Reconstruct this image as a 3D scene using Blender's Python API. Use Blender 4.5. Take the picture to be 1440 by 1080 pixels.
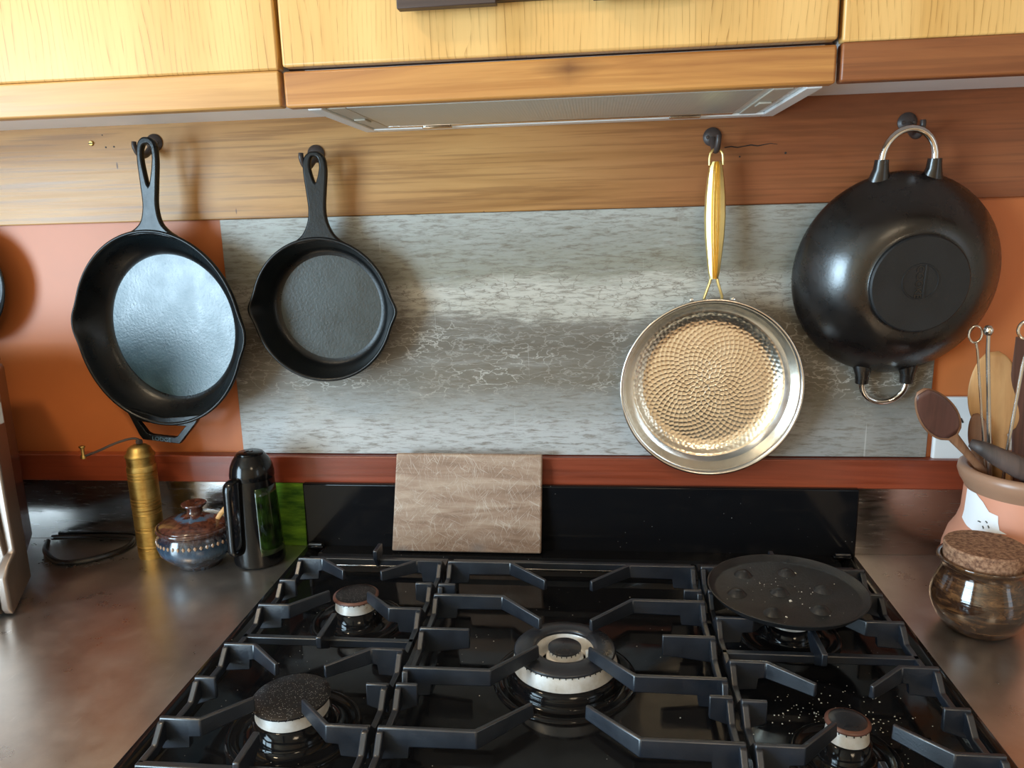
import bpy, math, random
from mathutils import Vector, Matrix
import numpy as np
for o in list(bpy.data.objects): bpy.data.objects.remove(o)
S = bpy.context.scene; COL = S.collection; PI = math.pi; rnd = random.Random(7)
# units: metres; wall face at y=0, bench top at z=0, floor at z=-0.9
# ------------------------------------------------------------------ camera
cd = bpy.data.cameras.new('camera'); cam = bpy.data.objects.new('camera', cd); COL.objects.link(cam)
R_ = Vector((0.99415997, 0.10467523, -0.02624994)); U_ = Vector((0.00360112, 0.21092941, 0.97749466)); F_ = Vector((-0.10785636, 0.97188059, -0.20932062))
M4 = Matrix((( R_.x, U_.x, -F_.x, 0.04042911), (R_.y, U_.y, -F_.y, -1.20666644), (R_.z, U_.z, -F_.z, 0.54107775), (0, 0, 0, 1)))
cam.matrix_world = M4
cd.sensor_fit = 'HORIZONTAL'; cd.sensor_width = 36; cd.lens = 36*1073.30/1440; cd.clip_start = 0.02
S.camera = cam
# ------------------------------------------------------------------ light and exposure
S.view_settings.view_transform = 'Standard'; S.view_settings.look = 'None'
S.view_settings.exposure = 0.0; S.view_settings.gamma = 1.0; S.view_settings.use_curve_mapping = False
W = bpy.data.worlds.new('world'); S.world = W; W.use_nodes = True
W.node_tree.nodes['Background'].inputs[0].default_value = (0.75, 0.85, 1.0, 1); W.node_tree.nodes['Background'].inputs[1].default_value = 0.35
def area(name, loc, aim, sx, sy, power, color):
    l = bpy.data.lights.new(name, 'AREA'); l.shape = 'RECTANGLE'; l.size = sx; l.size_y = sy; l.energy = power; l.color = color
    o = bpy.data.objects.new(name, l); COL.objects.link(o); o.location = loc
    o.rotation_euler = (Vector(aim)-Vector(loc)).to_track_quat('-Z', 'Y').to_euler(); return o
area('window_light', (-2.36, -2.25, 0.40), (0, -2.25, 0.40), 1.5, 1.6, 185, (0.60, 0.83, 1.0))
area('right_window_light', (2.16, -2.0, 0.5), (0, -2.0, 0.5), 0.6, 0.9, 4, (0.75, 0.88, 1.0))
area('ceiling_lamp_light', (-0.95, -0.85, 1.46), (-0.95, -0.85, 0), 0.16, 0.16, 9.3, (1.0, 0.79, 0.52))
area('rear_fill_light', (0.75, -2.6, 1.46), (0.75, -2.6, 0), 0.5, 0.5, 17, (1.0, 0.80, 0.55))  # warm fill added behind the camera, brightens the room mirrored in the pan
# ------------------------------------------------------------------ materials
def rgba(c): return (c[0], c[1], c[2], 1)
class Mat:
    def __init__(s, name, color, rough=0.5, metal=0.0, **kw):
        s.m = bpy.data.materials.new(name); s.m.use_nodes = True; s.t = s.m.node_tree; s.n = s.t.nodes
        s.b = s.n['Principled BSDF']; s.b.inputs['Base Color'].default_value = rgba(color)
        s.b.inputs['Roughness'].default_value = rough; s.b.inputs['Metallic'].default_value = metal
        for k, v in kw.items(): s.b.inputs[k.replace('_', ' ')].default_value = v
        s.tc = None
    def link(s, a, b): s.t.links.new(a, b)
    def coord(s, scale=(1, 1, 1), rot=(0, 0, 0), loc=(0, 0, 0)):
        if not s.tc: s.tc = s.n.new('ShaderNodeTexCoord')
        mp = s.n.new('ShaderNodeMapping'); mp.inputs['Scale'].default_value = scale; mp.inputs['Rotation'].default_value = rot; mp.inputs['Location'].default_value = loc
        s.link(s.tc.outputs['Object'], mp.inputs[0]); return mp.outputs[0]
    def noise(s, vec, scale=5, detail=4, rough=0.55, dist=0.0):
        n = s.n.new('ShaderNodeTexNoise'); s.link(vec, n.inputs['Vector'])
        n.inputs['Scale'].default_value = scale; n.inputs['Detail'].default_value = detail; n.inputs['Roughness'].default_value = rough; n.inputs['Distortion'].default_value = dist
        return n.outputs['Fac']
    def wave(s, vec, scale, dist, detail=2, dscale=1, direction='X', profile='SIN'):
        n = s.n.new('ShaderNodeTexWave'); n.bands_direction = direction; n.wave_profile = profile; s.link(vec, n.inputs['Vector'])
        n.inputs['Scale'].default_value = scale; n.inputs['Distortion'].default_value = dist; n.inputs['Detail'].default_value = detail; n.inputs['Detail Scale'].default_value = dscale
        return n.outputs['Fac']
    def voro(s, vec, scale, feature='F1', rnd_=1.0):
        n = s.n.new('ShaderNodeTexVoronoi'); n.feature = feature; s.link(vec, n.inputs['Vector']); n.inputs['Scale'].default_value = scale
        n.inputs['Randomness'].default_value = rnd_
        return n.outputs['Distance']
    def ramp(s, fac, stops):
        n = s.n.new('ShaderNodeValToRGB'); s.link(fac, n.inputs[0]); e = n.color_ramp.elements
        while len(e) < len(stops): e.new(0.5)
        for el, (p, c) in zip(e, stops):
            el.position = p; el.color = rgba(c) if not isinstance(c, (int, float)) else (c, c, c, 1)
        return n.outputs[0]
    def mix(s, fac, a, b, mode='MIX'):
        n = s.n.new('ShaderNodeMix'); n.data_type = 'RGBA'; n.blend_type = mode
        for i, v in ((0, fac), (6, a), (7, b)):
            if isinstance(v, (int, float)): n.inputs[i].default_value = v
            elif isinstance(v, tuple): n.inputs[i].default_value = rgba(v)
            else: s.link(v, n.inputs[i])
        return n.outputs[2]
    def math(s, op, a, b=0.0, c=None):
        n = s.n.new('ShaderNodeMath'); n.operation = op
        for i, v in enumerate((a, b) if c is None else (a, b, c)):
            if isinstance(v, (int, float)): n.inputs[i].default_value = v
            else: s.link(v, n.inputs[i])
        return n.outputs[0]
    def sep(s, vec):
        n = s.n.new('ShaderNodeSeparateXYZ'); s.link(vec, n.inputs[0]); return n.outputs
    def color(s, c): s.link(c, s.b.inputs['Base Color']); return s
    def rough(s, fac, lo, hi): s.link(s.ramp(fac, [(0.3, lo), (0.7, hi)]), s.b.inputs['Roughness']); return s
    def bump(s, h, strength=0.3, dist=0.001):
        n = s.n.new('ShaderNodeBump'); n.inputs['Strength'].default_value = strength; n.inputs['Distance'].default_value = dist
        s.link(h, n.inputs['Height']); s.link(n.outputs[0], s.b.inputs['Normal']); return s

def wood(name, axis, light, mid, dark, rough=0.45, fine=1.0, seed=0.0, streak=0.5, coat=0.0, knots=False):
    """grain runs along axis (0=x, 2=z)"""
    m = Mat(name, mid, rough)
    sc = [14, 14, 14]; sc[axis] = 0.9; sf = [160*fine, 60, 160*fine]; sf[axis] = 3.0
    v1 = m.coord(tuple(sc), loc=(seed, seed, seed)); v2 = m.coord(tuple(sf), loc=(seed, 0, seed))
    n1 = m.noise(v1, 1.6, 5, 0.6, 0.6); n2 = m.noise(v2, 1.0, 3, 0.6)
    c = m.ramp(n1, [(0.3, dark), (0.5, mid), (0.7, light)])
    f = m.ramp(n2, [(0.36, 1.0), (0.5, 0.0)])
    c = m.mix(m.math('MULTIPLY', f, streak), c, dark)
    if knots:
        X = m.sep(m.coord((1, 1, 1), loc=(-knots[0], 0, -knots[1])))
        q = m.math('ADD', m.math('ABSOLUTE', X[0]), m.math('MULTIPLY', m.math('ABSOLUTE', X[2]), 2.4)); q = m.math('ADD', q, m.math('MULTIPLY', m.math('SUBTRACT', n1, 0.5), 0.05))
        c = m.mix(m.ramp(m.math('MULTIPLY', q, 10), [(0.05, 0.85), (0.22, 0.45), (0.55, 0.0)]), c, tuple(x*0.5 for x in dark))
    m.color(c); m.rough(n2, rough-0.07, rough+0.1); m.bump(n2, 0.15, 0.0006)
    m.b.inputs['Coat Weight'].default_value = coat; m.b.inputs['Coat Roughness'].default_value = 0.25
    return m.m

def ash(name, seed):
    m = Mat(name, (0.75, 0.5, 0.2), 0.42)
    v0 = m.coord((2.2, 2.2, 0.55), loc=(seed, 0, seed)); warp = m.noise(v0, 3, 3, 0.5)
    v = m.coord((1, 1, 0.03), loc=(seed, 0, 0)); x = m.sep(v)[0]
    x = m.math('ADD', x, m.math('MULTIPLY', warp, 0.10))
    x = m.math('MULTIPLY', x, 135.0); fr = m.math('FRACT', x)
    line = m.ramp(fr, [(0.0, 1.0), (0.16, 0.25), (0.55, 0.0), (0.96, 0.05)])
    pores = m.ramp(m.noise(m.coord((520, 100, 26), loc=(0, 0, seed)), 1, 2, 0.5), [(0.42, 1.0), (0.56, 0.15)])
    broad = m.noise(m.coord((9, 9, 0.7), loc=(seed, 2, 0)), 1.3, 3, 0.5)
    c = m.ramp(broad, [(0.3, (0.64, 0.36, 0.105)), (0.5, (0.72, 0.43, 0.145)), (0.7, (0.78, 0.49, 0.18))])
    f = m.math('MULTIPLY', m.math('MULTIPLY', line, pores), m.ramp(broad, [(0.35, 0.95), (0.7, 0.5)]))
    m.color(m.mix(f, c, (0.30, 0.14, 0.025))); m.bump(m.math('SUBTRACT', 1.0, f), 0.12, 0.0005)
    m.b.inputs['Coat Weight'].default_value = 0.2; m.b.inputs['Coat Roughness'].default_value = 0.3
    return m.m

MT = {}
MT['ash_l'] = ash('pale_ash', 1.3); MT['ash_c'] = ash('honey_ash', 4.1); MT['ash_r'] = ash('ash_panel', 7.7)
MT['rail_l'] = wood('pale_rail_wood', 0, (0.66, 0.38, 0.13), (0.56, 0.30, 0.09), (0.38, 0.17, 0.04), seed=1.0, streak=0.3, coat=0.2)
MT['rail_c'] = wood('honey_rail_wood', 0, (0.60, 0.30, 0.085), (0.49, 0.22, 0.055), (0.27, 0.09, 0.02), seed=2.2, streak=0.35, coat=0.2, knots=(0.012, 0.030))
MT['rail_r'] = wood('red_rail_wood', 0, (0.30, 0.105, 0.032), (0.22, 0.068, 0.019), (0.11, 0.03, 0.009), seed=5.2, streak=0.4, coat=0.2)
MT['mahog'] = wood('mahogany_ledge', 0, (0.31, 0.062, 0.022), (0.23, 0.042, 0.016), (0.13, 0.023, 0.009), rough=0.36, seed=8.0, streak=0.35, coat=0.3)

def board_mat():
    m = Mat('rimu_board', (0.3, 0.13, 0.05), 0.4)
    n1 = m.noise(m.coord((0.9, 9, 13)), 1.6, 6, 0.62, 0.8); n2 = m.noise(m.coord((4, 60, 190)), 1, 4, 0.6)
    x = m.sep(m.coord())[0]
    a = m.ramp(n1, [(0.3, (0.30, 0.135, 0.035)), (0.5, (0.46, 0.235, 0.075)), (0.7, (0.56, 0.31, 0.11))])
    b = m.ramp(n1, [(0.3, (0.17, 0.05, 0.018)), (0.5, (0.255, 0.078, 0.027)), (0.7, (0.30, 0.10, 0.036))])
    k = m.ramp(m.math('ADD', x, m.math('MULTIPLY', n1, 0.25)), [(0.0, 0.0), (0.42, 1.0)])  # tan left to red-brown right: window light falloff and sheen painted in
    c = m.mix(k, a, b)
    c = m.mix(m.math('MULTIPLY', m.ramp(n2, [(0.38, 1.0), (0.5, 0.0)]), 0.35), c, (0.10, 0.032, 0.012))
    # small dark nicks
    nk = m.ramp(m.voro(m.coord((34, 10, 9), loc=(0.3, 0, 0.2)), 1.0), [(0.035, 1.0), (0.06, 0.0)])
    m.color(m.mix(m.math('MULTIPLY', nk, 0.8), c, (0.05, 0.015, 0.008)))
    m.rough(n2, 0.33, 0.5); m.bump(n2, 0.12, 0.0005); m.b.inputs['Coat Weight'].default_value = 0.15; m.b.inputs['Coat Roughness'].default_value = 0.32; m.b.inputs['Specular IOR Level'].default_value = 0.35
    return m.m
MT['board'] = board_mat()

def slab_mat():
    m = Mat('stone_slab', (0.4, 0.38, 0.35), 0.42)
    X = m.sep(m.coord()); z = X[2]; x = X[0]
    w1 = m.noise(m.coord((2.0, 1, 6)), 1.6, 6, 0.6, 0.6)
    w2 = m.noise(m.coord((6, 1, 44), loc=(3, 0, 1)), 1.7, 8, 0.72, 0.5)
    w3 = m.noise(m.coord((20, 1, 125), loc=(7, 0, 1)), 1.5, 8, 0.74, 0.4)
    t = m.math('MULTIPLY', m.math('SUBTRACT', z, 0.16), 2.53)       # 0..1 bottom..top
    t = m.math('ADD', t, m.math('MULTIPLY', m.math('SUBTRACT', w1, 0.5), 0.16))
    t = m.math('ADD', t, m.math('MULTIPLY', m.math('SUBTRACT', w2, 0.5), 0.17))
    t = m.math('ADD', t, m.math('MULTIPLY', m.math('SUBTRACT', w3, 0.5), 0.10))
    c = m.ramp(t, [(0.0, (0.40, 0.41, 0.41)), (0.12, (0.42, 0.42, 0.42)), (0.20, (0.30, 0.30, 0.29)), (0.31, (0.145, 0.125, 0.098)), (0.40, (0.17, 0.15, 0.125)), (0.47, (0.125, 0.105, 0.082)),
                   (0.565, (0.19, 0.17, 0.145)), (0.60, (0.46, 0.43, 0.37)), (0.70, (0.52, 0.49, 0.43)), (0.76, (0.25, 0.24, 0.19)), (0.88, (0.29, 0.29, 0.26)), (1.0, (0.38, 0.385, 0.36))])
    c = m.mix(m.ramp(w3, [(0.37, 0.75), (0.52, 0.0)]), c, (0.13, 0.105, 0.078))
    c = m.mix(m.ramp(w2, [(0.55, 0.0), (0.72, 0.35)]), c, (0.50, 0.49, 0.46))
    rx = m.ramp(m.math('ADD', x, m.math('MULTIPLY', w1, 0.3)), [(0.30, 0.0), (0.62, 1.0)])
    c = m.mix(m.math('MULTIPLY', rx, 0.6), c, (0.13, 0.115, 0.09))
    dv = m.n.new('ShaderNodeVectorMath'); dv.operation = 'ADD'
    nn = m.n.new('ShaderNodeTexNoise'); nn.inputs['Scale'].default_value = 3.2; nn.inputs['Detail'].default_value = 6; m.link(m.coord((6, 1, 14)), nn.inputs['Vector'])
    m.link(m.coord((20, 1, 62)), dv.inputs[0])
    sc2 = m.n.new('ShaderNodeVectorMath'); sc2.operation = 'SCALE'; sc2.inputs[3].default_value = 3.2; m.link(nn.outputs['Color'], sc2.inputs[0]); m.link(sc2.outputs[0], dv.inputs[1])
    ve = m.ramp(m.voro(dv.outputs[0], 1.15, 'DISTANCE_TO_EDGE'), [(0.012, 1.0), (0.055, 0.0)])
    patch = m.ramp(m.noise(m.coord((3, 1, 9), loc=(1, 0, 4)), 2.4, 3, 0.5), [(0.44, 0.0), (0.58, 1.0)])
    zone = m.ramp(t, [(0.24, 0.15), (0.32, 1.0), (0.54, 1.0), (0.6, 0.0)])
    c = m.mix(m.math('MULTIPLY', m.math('MULTIPLY', ve, m.math('MAXIMUM', patch, 0.45)), m.math('MULTIPLY', zone, 0.62)), c, (0.52, 0.49, 0.44))
    dk = m.ramp(m.voro(dv.outputs[0], 0.8, 'DISTANCE_TO_EDGE'), [(0.006, 1.0), (0.03, 0.0)])
    up = m.ramp(t, [(0.56, 0.0), (0.6, 1.0), (0.74, 1.0), (0.82, 0.1)])
    c = m.mix(m.math('MULTIPLY', m.math('MULTIPLY', dk, up), 0.6), c, (0.13, 0.10, 0.075))
    # knife scratches
    sc = m.noise(m.coord((150, 1, 5), rot=(0, 0.12, 0)), 1.3, 1, 0.4)
    c = m.mix(m.ramp(sc, [(0.745, 0.0), (0.78, 0.30)]), c, (0.6, 0.6, 0.58))
    m.color(c); m.rough(w2, 0.34, 0.5); m.bump(w3, 0.15, 0.0006)
    return m.m
MT['slab'] = slab_mat()

def paint(name, c, rough=0.5, var=0.06, **kw):
    m = Mat(name, c, rough, **kw); n = m.noise(m.coord((1, 1, 1)), 6, 4)
    m.color(m.ramp(n, [(0.3, tuple(x*(1-var) for x in c)), (0.7, tuple(min(1, x*(1+var)) for x in c))]))
    m.bump(m.noise(m.coord(), 300, 2), 0.05, 0.0005); return m.m
MT['orange'] = paint('orange_painted_wall', (0.54, 0.16, 0.047), 0.38, 0.05, Specular_IOR_Level=0.38)
MT['white_panel'] = paint('white_melamine', (0.88, 0.89, 0.92), 0.4, 0.03)
MT['cream'] = paint('cream_room_paint', (0.50, 0.42, 0.32), 0.8)
MT['tan_room'] = paint('warm_room_wall', (0.68, 0.52, 0.34), 0.8)
MT['floor'] = wood('floor_boards', 0, (0.45, 0.24, 0.10), (0.36, 0.18, 0.07), (0.2, 0.09, 0.03), seed=3.0)
MT['dark_gap'] = paint('dark_carcass', (0.06, 0.02, 0.012), 0.7)
MT['dark_wood'] = wood('ebonised_wood', 0, (0.085, 0.055, 0.045), (0.055, 0.034, 0.028), (0.025, 0.015, 0.012), seed=2.0, rough=0.5)

def steel_bench():
    m = Mat('worn_stainless', (0.46, 0.40, 0.36), 0.34, 0.95)
    n = m.noise(m.coord((5, 5, 5)), 3, 6, 0.65); s2 = m.noise(m.coord((30, 340, 30), rot=(0, 0, 0.5)), 1, 2); s3 = m.noise(m.coord((300, 22, 30), rot=(0, 0, 0.3)), 1, 2)
    s = m.math('MAXIMUM', s2, s3)
    m.link(m.ramp(n, [(0.3, 0.25), (0.7, 0.38)]), m.b.inputs['Roughness'])
    c = m.ramp(n, [(0.3, (0.55, 0.51, 0.48)), (0.7, (0.68, 0.64, 0.61))])
    c = m.mix(m.ramp(s, [(0.68, 0.0), (0.74, 0.4)]), c, (0.75, 0.72, 0.7))
    sp = m.ramp(m.voro(m.coord((1, 1, 1), loc=(0.2, 0.1, 0)), 150), [(0.04, 1.0), (0.07, 0.0)])
    c = m.mix(m.math('MULTIPLY', sp, 0.6), c, (0.85, 0.83, 0.80))
    m.color(c); m.bump(s, 0.06, 0.0003); return m.m
MT['bench'] = steel_bench()
def steel(name, c, rough, sc=(1, 1, 1), amt=0.08, aniso=0.0):
    m = Mat(name, c, rough, 1.0); n = m.noise(m.coord(sc), 30, 4)
    m.rough(n, max(0.02, rough-amt), rough+amt); m.b.inputs['Anisotropic'].default_value = aniso
    m.color(m.ramp(n, [(0.3, tuple(x*0.93 for x in c)), (0.7, c)])); return m.m
MT['steel'] = steel('brushed_steel', (0.62, 0.60, 0.57), 0.22)
MT['splash'] = steel('splash_steel', (0.50, 0.47, 0.45), 0.22, (1, 1, 8))
MT['chrome'] = steel('polished_steel', (0.78, 0.77, 0.75), 0.10, amt=0.03)
MT['pansteel'] = steel('pan_steel', (0.80, 0.79, 0.77), 0.20, amt=0.05)
MT['hammered'] = steel('hammered_steel', (0.93, 0.86, 0.73), 0.24, amt=0.04)
MT['gold'] = steel('satin_gold', (0.86, 0.66, 0.27), 0.36, (1, 1, 4), 0.03)
def brass():
    m = Mat('turned_brass', (0.62, 0.42, 0.12), 0.30, 1.0)
    n = m.noise(m.coord((1, 1, 2.5)), 30, 6, 0.7); z = m.noise(m.coord((0.2, 0.2, 300)), 1, 2)
    m.color(m.ramp(n, [(0.3, (0.40, 0.25, 0.07)), (0.6, (0.62, 0.44, 0.15)), (0.8, (0.70, 0.52, 0.20))])); m.rough(n, 0.36, 0.52); m.bump(z, 0.12, 0.0004); return m.m
MT['brass'] = brass()
def iron(name, c, rough, bs=0.5, scale=420, spec=0.5):
    m = Mat(name, c, rough, 0.0); n = m.noise(m.coord(), 28, 5, 0.6); g = m.noise(m.coord(), scale, 3, 0.6)
    m.color(m.ramp(n, [(0.35, tuple(x*0.8 for x in c)), (0.7, tuple(x*1.25 for x in c))])); m.rough(n, rough-0.05, rough+0.07)
    m.b.inputs['Specular IOR Level'].default_value = spec; m.bump(g, bs, 0.0007); return m.m
MT['iron'] = iron('seasoned_cast_iron', (0.0035, 0.004, 0.0045), 0.29, 0.25, 260, 0.3)
MT['iron_floor'] = iron('blue_sheen_cooking_surface', (0.030, 0.066, 0.086), 0.34, 0.55, 230, 0.9)  # blue window reflection mixed into the base colour
MT['iron_floor2'] = iron('old_cooking_surface', (0.026, 0.031, 0.028), 0.36, 0.5, 230, 0.5)
MT['iron2'] = iron('old_cast_iron', (0.004, 0.0045, 0.005), 0.31, 0.3, 260, 0.32)
MT['wok'] = iron('black_wok_iron', (0.006, 0.0045, 0.004), 0.27, 0.15, 200, 0.75)
MT['wok_base'] = iron('rough_wok_base', (0.010, 0.010, 0.0105), 0.5, 0.6, 500, 0.4)
MT['grate'] = iron('enamelled_grate', (0.010, 0.0135, 0.021), 0.34, 0.2, 500, 0.95)
MT['hook'] = iron('brown_hook_iron', (0.045, 0.033, 0.030), 0.40, 0.2, 300)
MT['griddle'] = iron('matt_griddle', (0.012, 0.0115, 0.012), 0.42, 0.4, 350, 0.5)
def cap():
    m = Mat('speckled_cap', (0.02, 0.02, 0.022), 0.42, 0.0, Specular_IOR_Level=0.35); v = m.voro(m.coord(), 520)
    m.color(m.ramp(v, [(0.15, (0.42, 0.41, 0.40)), (0.2, (0.008, 0.0075, 0.009))])); m.bump(m.noise(m.coord(), 400, 2), 0.3, 0.0005); return m.m
MT['cap'] = cap()
MT['cap_plain'] = iron('enamel_cap', (0.018, 0.02, 0.026), 0.30, 0.1, 300)
MT['rust_rim'] = paint('browned_cap_rim', (0.13, 0.055, 0.04), 0.4)
def enamel():
    m = Mat('black_gloss_enamel', (0.004, 0.004, 0.005), 0.07, 0.0, Specular_IOR_Level=0.20)
    n = m.noise(m.coord(), 40, 5, 0.7); m.link(m.ramp(n, [(0.4, 0.05), (0.75, 0.20)]), m.b.inputs['Roughness'])
    v = m.voro(m.coord(), 95); w = m.noise(m.coord(), 8, 2)
    f = m.math('MULTIPLY', m.ramp(v, [(0.035, 1.0), (0.06, 0.0)]), m.ramp(w, [(0.5, 0.0), (0.6, 1.0)]))
    m.color(m.mix(f, (0.006, 0.006, 0.007), (0.45, 0.44, 0.42))); return m.m
MT['enamel'] = enamel()
def ring():
    m = Mat('burner_ring_alloy', (0.72, 0.70, 0.66), 0.38, 0.35); n = m.noise(m.coord((1, 1, 1)), 45, 5, 0.6)
    m.color(m.ramp(n, [(0.30, (0.34, 0.17, 0.09)), (0.36, (0.72, 0.68, 0.62)), (0.6, (0.90, 0.90, 0.89))])); return m.m
MT['ring'] = ring()
def filt():
    m = Mat('filter_mesh', (0.36, 0.38, 0.36), 0.45, 0.7); v = m.voro(m.coord((1, 1, 1)), 260, 'F1', 0.0)
    m.color(m.ramp(v, [(0.28, (0.16, 0.17, 0.165)), (0.42, (0.62, 0.66, 0.65))])); m.bump(v, 0.5, 0.001); return m.m
MT['filter'] = filt()
MT['hood_white'] = paint('hood_grey_paint', (0.84, 0.87, 0.88), 0.35, 0.03); MT['hood_beige'] = paint('hood_beige_metal', (0.50, 0.47, 0.40), 0.4)
def cutting():
    m = Mat('worn_chopping_board', (0.4, 0.27, 0.18), 0.6)
    n1 = m.noise(m.coord((4, 4, 22)), 1.6, 6, 0.6, 1.2); n2 = m.noise(m.coord((30, 30, 190)), 1, 3); b = m.noise(m.coord((1, 1, 1), loc=(2, 0, 0)), 14, 3)
    c = m.ramp(n1, [(0.30, (0.17, 0.095, 0.058)), (0.48, (0.30, 0.195, 0.135)), (0.68, (0.42, 0.31, 0.23))])
    c = m.mix(m.ramp(n2, [(0.35, 0.35), (0.5, 0.0)]), c, (0.22, 0.13, 0.08))
    for k, (sx, sz, rt) in enumerate(((620, 26, 0.5), (700, 30, -0.35), (560, 28, 1.1), (640, 34, 0.12), (600, 24, -0.8))):
        sv = m.coord((sx, 1, sz), loc=(k*3.7, 0, k)); mp = m.n.new('ShaderNodeMapping'); mp.inputs['Rotation'].default_value = (0, rt, 0); m.link(m.tc.outputs['Object'], mp.inputs[0])
        for l in list(sv.node.inputs[0].links): m.t.links.remove(l)
        m.link(mp.outputs[0], sv.node.inputs[0])
        s = m.noise(sv, 1.0, 1, 0.4); edge = m.ramp(b, [(0.34, 0.1), (0.55, 0.6)])
        c = m.mix(m.math('MULTIPLY', m.ramp(s, [(0.64, 0.0), (0.72, 1.0)]), edge), c, (0.55, 0.47, 0.40))
    kn = m.ramp(m.voro(m.coord((10, 1, 15), loc=(0.1, 0, 0.55)), 1.1), [(0.05, 1.0), (0.20, 0.0)])
    c = m.mix(m.math('MULTIPLY', kn, 0.6), c, (0.16, 0.14, 0.13))
    m.color(c); m.bump(n1, 0.3, 0.001); return m.m
MT['cutting'] = cutting()
MT['black_plastic'] = paint('black_plastic', (0.004, 0.004, 0.0045), 0.16, 0.1, Specular_IOR_Level=0.35)
MT['rubber'] = paint('black_rubber_cable', (0.012, 0.011, 0.011), 0.3, 0.1)
m = Mat('green_reflection', (0.30, 0.62, 0.05), 0.10); m.color(m.ramp(m.noise(m.coord((3, 3, 14)), 9, 4), [(0.3, (0.06, 0.17, 0.03)), (0.7, (0.28, 0.55, 0.05))])); m.b.inputs['Transmission Weight'].default_value = 0.35; MT['reflected_green'] = m.m
m = Mat('green_bottle_glass', (0.10, 0.26, 0.03), 0.05); m.color(m.ramp(m.noise(m.coord((8, 8, 8)), 7, 3), [(0.40, (0.004, 0.008, 0.003)), (0.75, (0.035, 0.09, 0.012))])); m.b.inputs['Transmission Weight'].default_value = 0.3; MT['bottle_green'] = m.m
def glaze_blue():
    m = Mat('blue_brown_glaze', (0.05, 0.07, 0.1), 0.16); z = m.sep(m.coord())[2]
    n = m.noise(m.coord((1, 1, 0.35)), 130, 5, 0.65); t = m.math('ADD', z, m.math('MULTIPLY', m.math('SUBTRACT', n, 0.5), 0.02))
    base = m.ramp(m.math('MULTIPLY', t, 10), [(0.10, (0.05, 0.04, 0.04)), (0.22, (0.03, 0.035, 0.045)), (0.34, (0.035, 0.07, 0.12)), (0.52, (0.010, 0.016, 0.03)), (0.62, (0.05, 0.02, 0.015)), (0.8, (0.09, 0.03, 0.02))])
    c = m.mix(m.ramp(n, [(0.5, 0.0), (0.62, 0.35)]), base, (0.09, 0.16, 0.24)); m.color(c); m.bump(n, 0.15, 0.0006); m.b.inputs['Coat Weight'].default_value = 0.5; return m.m
MT['glaze_blue'] = glaze_blue()
def glaze_lid():
    m = Mat('red_brown_glaze', (0.13, 0.045, 0.03), 0.16); n = m.noise(m.coord(), 120, 5, 0.65)
    X = m.sep(m.coord()); r = m.math('SQRT', m.math('ADD', m.math('MULTIPLY', X[0], X[0]), m.math('MULTIPLY', X[1], X[1])))
    k = m.ramp(m.math('MULTIPLY', m.math('ADD', r, m.math('MULTIPLY', m.math('SUBTRACT', n, 0.5), 0.02)), 20), [(0.40, 0.0), (0.45, 0.9), (0.58, 0.9), (0.66, 0.0)])
    c = m.ramp(n, [(0.4, (0.045, 0.016, 0.012)), (0.65, (0.12, 0.042, 0.026))]); m.color(m.mix(k, c, (0.06, 0.11, 0.18))); m.b.inputs['Coat Weight'].default_value = 0.5; return m.m
MT['glaze_lid'] = glaze_lid(); MT['glaze_bead'] = paint('worn_tan_glaze', (0.36, 0.24, 0.16), 0.25)
def glaze_brown():
    m = Mat('tenmoku_glaze', (0.1, 0.05, 0.02), 0.10); n = m.noise(m.coord((1, 1, 3)), 32, 6, 0.7, 0.8); b = m.noise(m.coord((0.5, 0.5, 230)), 1, 3)
    c = m.ramp(n, [(0.34, (0.012, 0.006, 0.005)), (0.52, (0.045, 0.020, 0.010)), (0.68, (0.16, 0.075, 0.03))]); m.color(m.mix(m.ramp(b, [(0.54, 0.0), (0.68, 0.35)]), c, (0.20, 0.10, 0.045)))
    m.bump(b, 0.35, 0.0012); m.b.inputs['Coat Weight'].default_value = 0.7; m.b.inputs['Coat Roughness'].default_value = 0.04; return m.m
MT['glaze_brown'] = glaze_brown()
def cork():
    m = Mat('cork', (0.3, 0.16, 0.09), 0.85); n = m.noise(m.coord(), 190, 4, 0.7); m.color(m.ramp(n, [(0.35, (0.10, 0.045, 0.025)), (0.5, (0.25, 0.125, 0.07)), (0.68, (0.42, 0.25, 0.15))])); m.bump(n, 0.6, 0.001); return m.m
MT['cork'] = cork()
MT['terracotta'] = paint('terracotta', (0.62, 0.27, 0.17), 0.6, 0.1); MT['terra_rim'] = paint('brown_slip_rim', (0.34, 0.19, 0.12), 0.35, 0.1); MT['white_slip'] = paint('white_slip_paint', (0.86, 0.87, 0.90), 0.4, 0.03)
MT['ink'] = paint('dark_brush_marks', (0.06, 0.06, 0.05), 0.5)
MT['dark_spoon'] = wood('dark_spoon_wood', 2, (0.12, 0.05, 0.035), (0.085, 0.032, 0.024), (0.04, 0.016, 0.012), rough=0.4, seed=4)
MT['spoon_edge'] = wood('mid_spoon_wood', 2, (0.30, 0.15, 0.08), (0.22, 0.10, 0.05), (0.13, 0.05, 0.025), rough=0.45, seed=4)
MT['olive_wood'] = wood('golden_spoon_wood', 2, (0.62, 0.36, 0.16), (0.52, 0.29, 0.12), (0.36, 0.17, 0.06), rough=0.45, seed=6, streak=0.2)
MT['grey_wood'] = wood('weathered_wood', 2, (0.10, 0.065, 0.055), (0.065, 0.045, 0.04), (0.03, 0.022, 0.02), rough=0.5, seed=9)
MT['socket_white'] = paint('white_socket_plastic', (0.72, 0.73, 0.73), 0.3, 0.02)
MT['hole'] = paint('socket_slot', (0.02, 0.02, 0.02), 0.6)
MT['crumb'] = paint('pale_crumb', (0.75, 0.72, 0.62), 0.8)
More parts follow.
